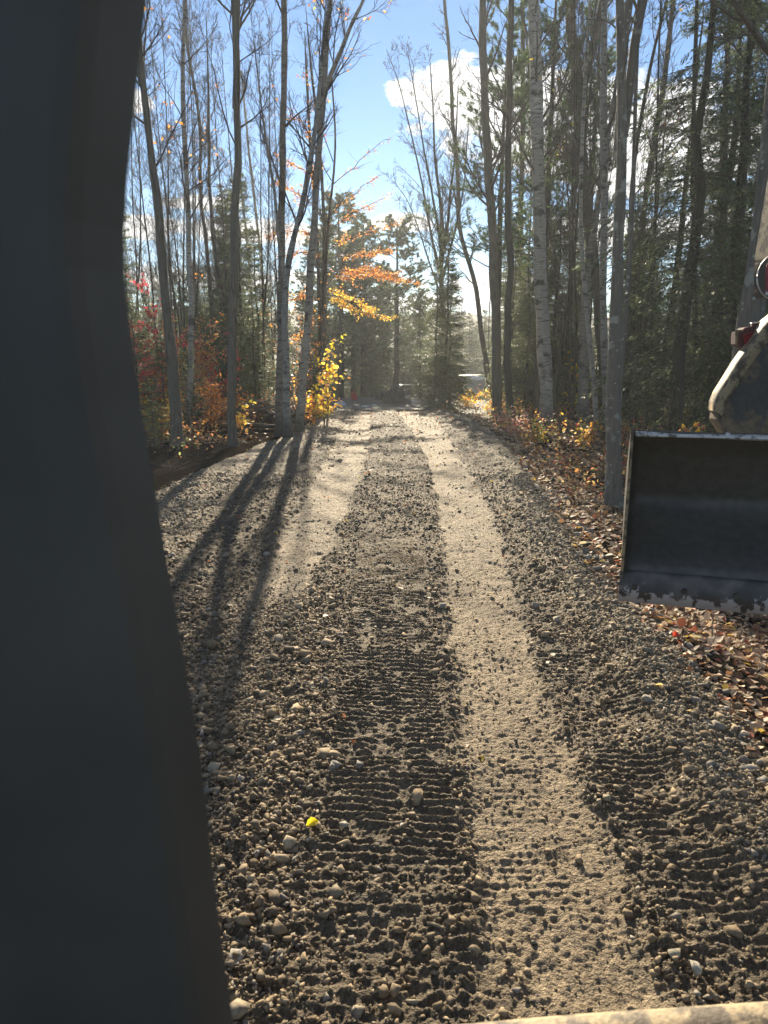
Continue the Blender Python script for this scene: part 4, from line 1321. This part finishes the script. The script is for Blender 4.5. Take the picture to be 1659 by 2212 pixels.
woods(24, (-14, -3.8), (19.5, 34), 'slender leafless tree standing among many alike in the left woods', 'slender bare trees in the left woods')
woods(32, (-36, -4), (34, 75), 'distant leafless tree deep in the left woods', 'distant bare trees in the left woods')
woods(26, (3.6, 15), (23, 36), 'slender leafless tree standing among many alike in the right woods', 'slender bare trees in the right woods')
woods(32, (5, 38), (36, 75), 'distant leafless tree deep in the right woods', 'distant bare trees in the right woods')
for i in range(22):
    y = rng.uniform(48, 75); x = rng.uniform(-9, 9)
    plant('bare_tree', BARE[i % 7], x, y, rng.uniform(0, 6.28), rng.uniform(.4, .55), 'low leafless tree beyond the clearing under the open sky', 'tree', 'low bare trees beyond the clearing')
for i in range(64):
    sgn = -1 if i % 2 else 1
    y = rng.uniform(32, 80); x = sgn * rng.uniform(.16, .62) * y
    side = 'left' if sgn < 0 else 'right'
    plant('spruce_tree', SPR[i % 2], x, y, rng.uniform(0, 6.28), rng.uniform(.8, 1.5), f'distant spruce deep in the {side} woods', 'spruce tree', f'distant spruces in the {side} woods')

for i in range(90):
    y = rng.uniform(43, 74); x = rng.uniform(-.26, .26) * y
    if .06 < x / y < .165 or (abs(x / y - .032) < .028 and y < 60): continue
    plant('spruce_tree', SPR[i % 2], x, y, rng.uniform(0, 6.28), rng.uniform(.75, 1.2), 'low dark spruce crowded behind the clearing under the pines', 'spruce tree', 'low spruces beyond the clearing')
for i in range(16):
    y = rng.uniform(70, 86); x = rng.uniform(.05, .19) * y
    plant('spruce_tree', SPR[i % 2], x, y, rng.uniform(0, 6.28), rng.uniform(1.0, 1.35), 'dark spruce in the row behind the camper trailer', 'spruce tree', 'spruces behind the camper')
for i in range(20):
    y = rng.uniform(25, 44); x = rng.uniform(.13, .5) * y + 1
    plant('spruce_tree', SPR[i % 2], x, y, rng.uniform(0, 6.28), rng.uniform(.6, 1.25), 'young spruce filling the gaps between the right trunks', 'spruce tree', 'understory spruces in the right woods')
for i in range(26):
    y = rng.uniform(27, 46); x = -rng.uniform(.13, .42) * y - 1
    plant('spruce_tree', SPR[i % 2], x, y, rng.uniform(0, 6.28), rng.uniform(.5, .95), 'young spruce filling the gaps between the left trunks', 'spruce tree', 'understory spruces in the left woods')

# far wooded hill
B = Bag()
n = 90
def hillz(x, y):
    return 17 * sstep(90, 190, y) * (.7 + .5 * vn(x * .012, y * .012, 5)) + 2.2 * fbm(x, y, 7, 3, 50) * sstep(95, 130, y) - 1.5
m_hill, g = mat('hill_forest')
tcn = g.n('ShaderNodeTexCoord').outputs['Object']
nn_ = g.n('ShaderNodeTexNoise', {'Vector': tcn, 'Scale': .16, 'Detail': 8.0, 'Roughness': .75})
cl = g.ramp(nn_.outputs[0], [(.35, (.015, .022, .012)), (.5, (.035, .033, .02)), (.6, (.09, .045, .02)), (.7, (.025, .03, .018))])
finish(g, g.n('ShaderNodeBsdfPrincipled', {'Base Color': cl, 'Roughness': .9}).outputs[0])
grid_obj('wooded_hill', np.arange(-330, 330, 2.6), np.arange(88, 260, 2.6), hillz, m_hill)

# ------------------------------------------------------------------ brush pile, log
B = Bag()
q = P(565, 880, 21)
n = 170
S0 = rng.normal(0, 1, (n, 3)) * np.array([.75, .5, .14]); S0[:, 2] = np.abs(S0[:, 2]) + .05 + .42 * np.exp(-(S0[:, 0] / .6) ** 2) * rng.random(n)
D = rng.normal(0, 1, (n, 3)); D[:, 2] *= .18; D[:, 0] *= 1.6
Pp = grow(S0 - nrm(D) * .35, D, rng.uniform(.5, 1.3, n), 5, .08, -.01)
Pp[..., 2] = np.maximum(Pp[..., 2], .02)
B.add(*tubes(Pp, rng.uniform(.008, .035, (n, 1)) * np.array([[1, .95, .9, .8, .6]]), 6))
o = B.build('brush_pile', M_BARK, loc=(q.x, q.y, ptz(q.x, q.y)))
tag(o, 'heap of cut grey branches between the forked trunk and the birch clump', 'brush pile')
B = Bag(); q = P(552, 905, 19.0)
B.add(*tubes(np.array([[[-.55, .1, .07], [0, 0, .09], [.6, -.12, .07]]]), np.array([[.055, .06, .05]]), 10))
o = B.build('log', M_GOLDB, loc=(q.x, q.y, ptz(q.x, q.y)), smooth=True)
tag(o, 'fallen log lying in front of the brush pile', 'log')
q = P(970, 887, 25)
b = scatter_stones(np.array([0.]), np.array([0.]), np.array([.17]), np.array([[.12, .11, .10]]), PH, lambda a, b: np.array([0.]), .3)
tag(b.build('boulder', M_STONE, loc=(q.x, q.y, ptz(q.x, q.y))), 'dark boulder at the corner where the right verge meets the clearing', 'rock')

# yellow leaf lying on the stones
def single_leaf(u, v, size, col, label, rzz):
    r_ = ray(u, v); t = (.06 - EYE) / r_.z; q = Vector((0, 0, EYE)) + r_ * t
    zz = float(rz(np.array([q.x]), np.array([q.y]))[0]) + .035
    L = []
    n = 9
    for i in range(n):
        t = i / (n - 1)
        wd = size * .34 * math.sin(math.pi * min(1, t * 1.02)) ** .8 * (1 + .12 * (-1) ** i)
        L.append(((t - .5) * size, wd, .35 * wd + .012 * math.sin(t * 3)))
        L.append(((t - .5) * size, 0, .012 * math.sin(t * 3)))
        L.append(((t - .5) * size, -wd, .35 * wd + .012 * math.sin(t * 3)))
    F = []
    for i in range(n - 1):
        a = i * 3
        F += [[a, a + 1, a + 4, a + 3], [a + 1, a + 2, a + 5, a + 4]]
    o = mesh_obj('fallen_leaf', np.array(L), [np.array(F)], M_LEAF, col=np.array([col]), loc=(q.x, q.y, zz))
    o.rotation_euler = (.5, -.15, rzz)
    tag(o, label, 'leaf')


single_leaf(675, 1782, .058, (.85, .68, .03), 'single bright yellow leaf resting on the loose stones', .3)
single_leaf(1213, 1086, .11, (.85, .6, .03), 'curled yellow leaf on the litter left of the closest grey trunk', 1.1)
single_leaf(1460, 1362, .07, (.55, .06, .03), 'small red leaf on the stones of the right track', .6)
single_leaf(1284, 1152, .09, (.8, .62, .1), 'round yellow leaf lying near the bucket side plate', 2.0)


# ------------------------------------------------------------------ far things in the clearing
def prism(name, pts, off, m, parent=None, bevel=.004, label=None):
    """closed polygon pts (world/local Vectors) extruded by off"""
    bm = bmesh.new()
    a = [bm.verts.new(p) for p in pts]
    b = [bm.verts.new(Vector(p) + Vector(off)) for p in pts]
    bm.faces.new(a); bm.faces.new(list(reversed(b)))
    for i in range(len(a)):
        j = (i + 1) % len(a)
        bm.faces.new([a[j], a[i], b[i], b[j]])
    bmesh.ops.recalc_face_normals(bm, faces=bm.faces)
    if bevel:
        bmesh.ops.bevel(bm, geom=list(bm.edges), offset=bevel, segments=2, affect='EDGES', clamp_overlap=True)
    me = bpy.data.meshes.new(name); bm.to_mesh(me); bm.free()
    me.materials.append(m)
    o = bpy.data.objects.new(name, me); COL.objects.link(o)
    if parent: o.parent = parent
    if label: o['label'] = label
    return o


def box(name, c, s, m, parent=None, bevel=.01, rot=None):
    x, y, z = s[0] / 2, s[1] / 2, s[2] / 2
    o = prism(name, [Vector((-x, -y, -z)), Vector((x, -y, -z)), Vector((x, -y, z)), Vector((-x, -y, z))], (0, s[1], 0), m, parent, bevel)
    o.location = c
    if rot: o.rotation_euler = rot
    return o


def cyl(name, a, b, r, m, parent=None, sides=20, r2=None):
    a = Vector(a); b = Vector(b)
    bm = bmesh.new()
    d = (b - a)
    bmesh.ops.create_cone(bm, cap_ends=True, segments=sides, radius1=r, radius2=r if r2 is None else r2, depth=d.length)
    bmesh.ops.bevel(bm, geom=[e for e in bm.edges if len(e.link_faces) == 2 and any(len(f.verts) > 4 for f in e.link_faces)], offset=r * .08, segments=2, affect='EDGES')
    bmesh.ops.transform(bm, matrix=Matrix.Translation((a + b) / 2) @ d.to_track_quat('Z', 'Y').to_matrix().to_4x4(), verts=bm.verts)
    me = bpy.data.meshes.new(name); bm.to_mesh(me); bm.free()
    for p_ in me.polygons: p_.use_smooth = len(p_.vertices) == 4
    me.materials.append(m)
    o = bpy.data.objects.new(name, me); COL.objects.link(o)
    if parent: o.parent = parent
    return o


M_WHITE = simple('white_paint', (.78, .78, .76), .4)
M_GREYP = simple('grey_paint', (.30, .30, .31), .4)
M_TYRE = simple('tyre_rubber', (.02, .02, .02), .8)
M_BLACKP = simple('black_plastic', (.03, .032, .036), .5)
M_GLASSY = simple('dark_glass', (.02, .025, .03), .08)
M_TARP = simple('dark_tarp', (.025, .027, .03), .6, bump=.02)
M_BAG = simple('pale_blue_bag', (.55, .66, .82), .45, c2=(.75, .8, .88), bump=.02)
M_ROOF = simple('green_grey_roof', (.17, .21, .20), .4)
M_CANR = simple('red_plastic', (.5, .04, .03), .4)

def wheel(parent, x, y, z, r, wd):
    o = cyl('wheel', (x - wd / 2, y, z), (x + wd / 2, y, z), r, M_TYRE, parent, 24)
    cyl('rim', (x - wd / 2 - .01, y, z), (x + wd / 2 + .01, y, z), r * .55, M_GREYP, o, 16)

YC = 36.0
zc = ptz(0, 36)
# utility vehicle with roof
q = P(882, 860, 37)
q = P(880, 830, 55); zd = ptz(q.x, 55); uv = empty('utility_vehicle', (q.x, 55, q.z - 1.68), 'small utility vehicle with a flat grey-green roof parked behind the tarped heap', 'vehicle', rz=.25)
box('body', (0, 0, .62), (1.15, 2.3, .42), M_BLACKP, uv, .06)
box('hood', (0, -.95, .86), (1.0, .7, .18), M_GREYP, uv, .05)
box('roof', (0, .1, 1.62), (1.2, 1.35, .07), M_ROOF, uv, .025)
for sx in (-.53, .53):
    for y0, y1 in ((-.75, -.45), (.72, .66)):
        cyl('roof_post', (sx, y0, .8), (sx * .95, y1, 1.6), .025, M_BLACKP, uv, 8)
    for yy in (-.85, .85):
        wheel(uv, sx, yy, .32, .32, .25)
box('seat', (0, .25, 1.0), (1.0, .4, .45), M_BLACKP, uv, .06)
# UTV_END
# camper
q = P(1012, 811, 55)
zc = q.z - 2.2
cp = empty('camper_trailer', (q.x, 55, zc), 'white-roofed grey camper trailer half hidden behind the young spruces', 'trailer', rz=-.5)
ztop = 2.1
box('body', (0, 0, ztop * .60), (1.5, 2.6, ztop * .62), M_GREYP, cp, .08)
prism('roof', [Vector((-.86, -1.42, ztop * .9)), Vector((.86, -1.42, ztop * .9)), Vector((.60, -1.42, ztop * 1.06)), Vector((-.6, -1.42, ztop * 1.06))], (0, 2.84, 0), M_WHITE, cp, .03)
f = box('window', (-.2, -1.32, ztop * .72), (.7, .04, .3), M_GLASSY, cp, .01)
box('frame', (0, 0, .28), (.08, .02, .02), M_WHITE, f, .004) if False else None
box('window', (-.77, .2, ztop * .72), (.04, .9, .3), M_GLASSY, cp, .01)
for sx in (-.72, .72): wheel(cp, sx, .2, .28, .28, .16)
# crumpled bag, pale bags, red can
def crumple(name, u, v, Y, s, m, label, cat, seed):
    q = P(u, v, Y)
    bm = bmesh.new(); bmesh.ops.create_icosphere(bm, subdivisions=4, radius=1)
    co = np.array([v_.co[:] for v_ in bm.verts])
    d = 1 + .5 * fbm(co[:, 0] + co[:, 2] * .7, co[:, 1] - co[:, 2] * .5, .7, 4, seed)
    co = co * d[:, None] * np.array(s)
    co[:, 2] = np.maximum(co[:, 2], -.3 * s[2]) + .3 * s[2]
    for v_, c_ in zip(bm.verts, co): v_.co = c_
    me = bpy.data.meshes.new(name); bm.to_mesh(me); bm.free(); me.materials.append(m)
    o = bpy.data.objects.new(name, me); COL.objects.link(o)
    o.location = (q.x, q.y, ptz(q.x, q.y) + .03)
    tag(o, label, cat)


crumple('covered_pile', 856, 868, 35, (.52, .4, .62), M_TARP, 'low heap under a dark tarp at the far side of the clearing', 'covered heap', 66)
crumple('covered_pile', 826, 864, 37, (.36, .3, .34), M_TARP, 'smaller dark heap just left of the low tarped one', 'covered heap', 67)
crumple('plastic_bag', 735, 872, 32.5, (.24, .18, .16), M_BAG, 'crumpled pale blue plastic bag on the clearing ground by the twin trunks', 'bag', 60)
crumple('cloth_bundle', 790, 872, 31.5, (.2, .14, .05), M_WHITE, 'flattened white bundle lying in the clearing, closer to the tarped heap', 'bundle', 61)
crumple('cloth_bundle', 809, 868, 33, (.12, .1, .05), M_WHITE, 'small white scrap lying beside the flattened white bundle', 'bundle', 62)
crumple('cloth_bundle', 893, 861, 36, (.10, .1, .09), M_WHITE, 'white scrap under the roof end of the utility vehicle', 'bundle', 63)
crumple('cloth_bundle', 938, 860, 34, (.22, .12, .04), M_WHITE, 'pale sheet lying beneath the young spruce at the clearing entrance', 'bundle', 64)
q = P(765, 862, 37)
rc = empty('fuel_can', (q.x, 37, ptz(q.x, 37)), 'red fuel can standing under the dark pines', 'can')
box('body', (0, 0, .2), (.3, .2, .38), M_CANR, rc, .03)
cyl('spout', (.08, 0, .38), (.16, 0, .5), .02, M_BLACKP, rc, 8)
box('handle', (-.04, 0, .44), (.14, .03, .04), M_CANR, rc, .01)

# ------------------------------------------------------------------ excavator (the photograph is taken from its cab)
M_PILLAR = simple('cab_black_paint', (.078, .069, .056), .5, c2=(.074, .065, .053), sc=.7, spec=.3)
M_STEEL = simple('worn_black_steel', (.072, .068, .061), .5, .1, c2=(.085, .08, .07), sc=3.5, th=(.5, .66), bump=.003)
M_MUD = simple('muddy_steel', (.05, .048, .043), .7, c2=(.20, .135, .07), sc=6, th=(.46, .58), bump=.006)
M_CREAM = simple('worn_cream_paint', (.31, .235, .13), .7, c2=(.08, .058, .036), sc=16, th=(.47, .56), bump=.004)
M_EDGE = simple('bare_worn_steel', (.075, .072, .066), .5, .3, c2=(.04, .038, .036), sc=14, th=(.48, .55), bump=.002)
def wear_mat():
    m, g = mat('worn_cutting_edge')
    tcn = g.n('ShaderNodeTexCoord').outputs['Object']
    z = g.n('ShaderNodeSeparateXYZ', {0: tcn}).outputs[2]
    n = g.n('ShaderNodeTexNoise', {'Vector': tcn, 'Scale': 16.0, 'Detail': 8.0, 'Roughness': .7})
    zb_ = P(1338, 1280, 3.6).z
    h = g.m('SUBTRACT', g.m('MULTIPLY', g.m('SUBTRACT', z, zb_ - .02), 9.0), g.m('MULTIPLY', g.m('SUBTRACT', n.outputs[0], .5), 3.2))
    f = g.ramp(h, [(.22, (1, 1, 1)), (.30, (0, 0, 0))])
    n2 = g.n('ShaderNodeTexNoise', {'Vector': tcn, 'Scale': 8.0, 'Detail': 6.0})
    dk = g.ramp(n2.outputs[0], [(.4, (.045, .043, .042)), (.65, (.12, .11, .10))])
    c = g.mix(f, dk, (.36, .36, .38))
    finish(g, g.n('ShaderNodeBsdfPrincipled', {'Base Color': c, 'Roughness': .45, 'Metallic': .25, 'Normal': g.n('ShaderNodeBump', {'Strength': .4, 'Distance': .003, 'Height': n.outputs[0]}).outputs[0]}).outputs[0])
    return m
M_WEAR = wear_mat()
M_LIP = simple('scraped_lip_steel', (.55, .54, .52), .4, .5, c2=(.16, .14, .12), sc=30, th=(.5, .6), bump=.003)
M_RED = simple('red_enamel', (.33, .025, .03), .35, c2=(.16, .02, .02), sc=6)
M_MAROON = simple('rusty_maroon', (.12, .035, .03), .6, c2=(.05, .03, .027), sc=12)

exc = empty('excavator', (0.4, -.4, 0), 'excavator seen from its own cab, with black pillar, cream rail and a dark wide bucket', 'excavator')
exc.matrix_world = Matrix.Translation((.4, -.4, 0))
EO = Vector((.4, -.4, 0))
def L(p): return Vector(p) - EO

# cab pillar: curved tube beside the eye
YP = .46
edge = [(340, -260), (326, -120), (312, 0), (300, 100), (288, 215), (277, 320), (268, 410), (263, 500), (264, 590), (272, 670), (283, 755), (298, 870), (316, 975), (331, 1060), (352, 1190), (374, 1320), (396, 1440), (416, 1560), (436, 1700), (452, 1850), (470, 2000), (488, 2130), (502, 2230), (540, 2500), (600, 2900)]
bm = bmesh.new()
rings = []
prof = [(0, .05), (-.012, .012), (-.018, .0), (-.026, -.004), (-.05, -.008), (-.16, -.010), (-.185, .0), (-.19, .02), (-.18, .05), (-.05, .055)]
for (u, v) in edge:
    c = P(u + 5, v, YP + .05) - Vector((0, .05, 0))
    rings.append([bm.verts.new(L(c + Vector((dx, dy, 0)))) for dx, dy in prof])
for a, b in zip(rings, rings[1:]):
    for i in range(len(prof)):
        j = (i + 1) % len(prof)
        bm.faces.new([a[i], a[j], b[j], b[i]])
bm.faces.new(rings[0]); bm.faces.new(list(reversed(rings[-1])))
bmesh.ops.recalc_face_normals(bm, faces=bm.faces)
me = bpy.data.meshes.new('cab_pillar'); bm.to_mesh(me); bm.free(); me.materials.append(M_PILLAR)
o = bpy.data.objects.new('cab_pillar', me); COL.objects.link(o); o.parent = exc
# cream rail of the cab's lower front
YR = 1.02
a = P(420, 2262, YR); b = P(1250, 2190, YR); c = P(1700, 2160, YR); d = P(2300, 2128, YR)
rail = Bag()
line = [a, (a + b) / 2, b, c, d]
prf = [(0, 0), (.0, -.06), (-.07, -.075), (-.085, -.02), (-.075, .004), (-.01, .006)]
V = []
for p_ in line:
    for dy, dz in prf: V.append(L(p_ + Vector((0, dy, dz)))[:])
F = []
for i in range(len(line) - 1):
    for j in range(6):
        F.append([i * 6 + j, i * 6 + (j + 1) % 6, (i + 1) * 6 + (j + 1) % 6, (i + 1) * 6 + j])
o = mesh_obj('front_rail', np.array(V), [np.array(F)], M_CREAM, exc)
box('unseen_cab_floor', L(Vector((0, -.45, .78))), (2.4, 2.5, .08), M_BLACKP, exc, .02)  # unseen floor, widened to block ground bounce onto the pillar
box('unseen_rear_panel', L(Vector((0, -1.6, 1.25))), (2.2, .06, .9), M_BLACKP, exc, .02)  # out of view, added to keep light off the lower pillar
box('seat', L(Vector((0, -.75, 1.35))), (.5, .16, .8), M_BLACKP, exc, .05)  # seat back out of view, added to darken the lower pillar
box('unseen_console', L(Vector((-.45, -.2, 1.15))), (.25, .7, .7), M_BLACKP, exc, .04)  # out of view, added to block light from below

# bucket
BL = P(1338, 1280, 3.6)            # lower left front corner
yaw = R(-17)
bx = Vector((math.cos(yaw), math.sin(yaw), 0)); by = Vector((-math.sin(yaw), math.cos(yaw), 0)); bz = Vector((0, 0, 1))
TLz = P(1357, 935, 3.6).z - BL.z
HB = TLz
WB = 1.6
def BP(x, y, z): return L(BL + bx * x + by * y + bz * z)
prof = [(0, .0), (.02, .13), (.05, .155), (.16, .2), (.30, .28), (.385, .36), (.40, .385), (.415, .42), (.40, .455), (.385, .48), (.36, .60), (.27, .70), (.13, .77), (.02, .80)]
prof = [(y, z / .80 * HB) for y, z in prof]
bk = bpy.data.objects.new('bucket', None)
def shell(name, profile, x0, x1, thick, m, parent, nx=28, wob=.0):
    V = []; F = []
    n = len(profile)
    pr = np.array(profile)
    tn = np.gradient(pr, axis=0); tn /= np.linalg.norm(tn, axis=1, keepdims=True)
    nr_ = np.stack([tn[:, 1], -tn[:, 0]], 1)   # outward (away)
    xs = np.linspace(x0, x1, nx)
    for lay in (0, 1):
        for x in xs:
            for i in range(n):
                dd = wob * float(vn(np.array([x * 6]), np.array([i * .6]), 70)[0])
                y, z = pr[i] + nr_[i] * (thick * lay) + nr_[i] * dd
                V.append(BP(x, y, z)[:])
    def id_(l, a, b): return l * nx * n + a * n + b
    for a_ in range(nx - 1):
        for b_ in range(n - 1):
            F.append([id_(0, a_, b_), id_(0, a_ + 1, b_), id_(0, a_ + 1, b_ + 1), id_(0, a_, b_ + 1)])
            F.append([id_(1, a_, b_), id_(1, a_, b_ + 1), id_(1, a_ + 1, b_ + 1), id_(1, a_ + 1, b_)])
    for a_ in range(nx - 1):
        F.append([id_(0, a_, n - 1), id_(0, a_ + 1, n - 1), id_(1, a_ + 1, n - 1), id_(1, a_, n - 1)])
        F.append([id_(0, a_, 0), id_(1, a_, 0), id_(1, a_ + 1, 0), id_(0, a_ + 1, 0)])
    for b_ in range(n - 1):
        F.append([id_(0, 0, b_), id_(0, 0, b_ + 1), id_(1, 0, b_ + 1), id_(1, 0, b_)])
        F.append([id_(0, nx - 1, b_), id_(1, nx - 1, b_), id_(1, nx - 1, b_ + 1), id_(0, nx - 1, b_ + 1)])
    return mesh_obj(name, np.array(V), [np.array(F)], m, parent, smooth=False)


# the bucket body is one mesh part; plates below are its sub-parts
bucket = shell('bucket', prof, .012, WB - .012, .012, M_STEEL, exc, 30, .006)
for x0 in (0, WB - .014):
    pts = [BP(x0, y, z) for y, z in [(-.012, -.01)] + [(y + .012, z) for y, z in prof[1:-1]] + [(.03, HB + .02), (-.012, HB + .035), (-.02, HB * .5)]]
    prism('side_plate', pts, bx * .014, M_CREAM if False else M_STEEL, bucket, .002)
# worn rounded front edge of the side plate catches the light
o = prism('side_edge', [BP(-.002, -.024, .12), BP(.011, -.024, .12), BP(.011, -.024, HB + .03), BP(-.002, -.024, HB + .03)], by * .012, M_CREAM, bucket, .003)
# lip rod along the top
lip = shell('top_lip', [(.0, HB - .012), (.012, HB + .004), (.035, HB + .006), (.05, HB - .004)], .02, .90, .01, M_LIP, bucket, 60, .012)
# cutting edge with bolts
ce = shell('cutting_edge', [(-.03, -.035), (-.022, .03), (-.008, .10), (.004, .125)], -.004, WB + .004, .012, M_WEAR, bucket, 20, .004)
for i in range(7):
    x = .07 + i * .235
    cyl('bolt', BP(x, -.018, .045), BP(x, -.036, .043), .014, M_EDGE, ce, 12)
# ear and upper housing
def PY(u, v, Y=3.5): return L(P(u, v, Y))
earpts = [(1571, 940), (1552, 908), (1557, 880), (1562, 856), (1584, 828), (1605, 788), (1632, 757), (1661, 714), (1700, 670), (1760, 640), (1830, 700), (1860, 940)]
ear = prism('bucket_ear', [PY(u, v, 3.52) for u, v in earpts], (0.01, .13, -.005), M_MUD, bucket, .004)
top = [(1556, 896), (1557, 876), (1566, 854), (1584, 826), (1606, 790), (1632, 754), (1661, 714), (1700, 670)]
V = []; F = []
for u, v in top:
    p_ = P(u, v, 3.50)
    for dx, dy, dz in ((0, .0, 0), (-.012, .0, .010), (-.005, .12, .012), (.012, .12, -.002), (.02, 0, -.02)):
        V.append(L(p_ + Vector((dx, dy, dz)))[:])
for i in range(len(top) - 1):
    for j in range(5):
        k = (j + 1) % 5
        F.append([i * 5 + j, i * 5 + k, (i + 1) * 5 + k, (i + 1) * 5 + j])
F = [np.array(F)]
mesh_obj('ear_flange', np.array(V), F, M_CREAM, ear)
cyl('pin_cap', PY(1573, 938, 3.48), PY(1573, 938, 3.54), .012, M_LIP, ear, 12)
# coupler bracket and pins
cpts = [(1592, 745), (1593, 716), (1605, 715), (1607, 708), (1622, 706), (1646, 708), (1658, 690), (1700, 660), (1720, 700), (1640, 770), (1617, 790), (1609, 752)]
cpl = prism('coupler', [PY(u, v, 3.62) for u, v in cpts], (0.015, .10, 0), M_MAROON, exc, .004)
prism('coupler_plate', [PY(u, v, 3.60) for u, v in [(1607, 722), (1628, 716), (1632, 745), (1616, 772), (1612, 752)]], (0, .015, 0), M_RED, cpl, .003)
cyl('pin', PY(1633, 712, 3.66), PY(1633, 697, 3.66), .022, M_MAROON, cpl, 20)
cyl('cap', PY(1633, 699, 3.66), PY(1633, 696, 3.66), .026, M_LIP, cpl, 20)
prism('bracket_edge', [PY(1590, 744, 3.61), PY(1590, 713, 3.61), PY(1606, 712, 3.61), PY(1606, 716, 3.61), PY(1594, 717, 3.61), PY(1594, 744, 3.61)], (0, .012, 0), M_CREAM, cpl, .001)
# round link boss with red plate, stick and boom
boss = cyl('link_boss', PY(1686, 597, 3.42), PY(1686, 597, 3.60), .105, M_STEEL, exc, 36)
boss.data.materials[0] = M_STEEL
prism('red_plate', [PY(u, v, 3.405) for u, v in [(1656, 578), (1660, 566), (1706, 560), (1710, 628), (1668, 642), (1654, 634)]], (0, .012, 0), M_RED, boss, .004)
cyl('bolt', PY(1657, 634, 3.41), PY(1657, 634, 3.39), .008, M_LIP, boss, 10)
# rim ring
tv = np.array([[math.cos(t_) * .103, 0, math.sin(t_) * .103] for t_ in np.linspace(0, 2 * math.pi, 49)])
cpos = PY(1686, 597, 3.42)
Vt, Ft = tubes((tv + np.array(cpos[:]))[None], np.full((1, 49), .0035), 6)
mesh_obj('rim', Vt, [Ft], M_LIP, boss, smooth=True)
prism('stick', [PY(1664, 640, 3.46), PY(1664, 560, 3.46), PY(1750, 60, 3.3), PY(1850, -300, 3.2), PY(1990, -300, 3.2), PY(1900, 100, 3.3), PY(1800, 640, 3.46)], (0.0, .16, 0), M_CREAM, exc, .01)
prism('boom', [L((1.95, 3.2, 3.4)), L((2.05, 3.3, 3.75)), L((1.5, 1.2, 3.3)), L((1.0, -.2, 1.5)), L((1.0, -.2, 1.15)), L((1.35, .6, 1.9)), L((1.55, 1.4, 2.9))], (.2, 0, 0), M_CREAM, exc, .01)

# ------------------------------------------------------------------ glare veil, added as a thin volume
hz = box('glare_haze', (0, 100, 8.5), (680, 340, 27), M_WHITE, None, 0)
m_h, g = mat('glare_haze')
vol = g.n('ShaderNodeVolumePrincipled', {'Color': (.90, .96, 1.0, 1), 'Density': 0.0012, 'Anisotropy': .4})
g.n('ShaderNodeOutputMaterial', {1: vol.outputs[0]})
hz.data.materials[0] = m_h
hz['kind'] = 'stuff'
tag(hz, 'thin backlit haze in the air among the trees')
print('objects', len(bpy.data.objects), 'faces', sum(len(o.data.polygons) for o in bpy.data.objects if o.type == 'MESH'))
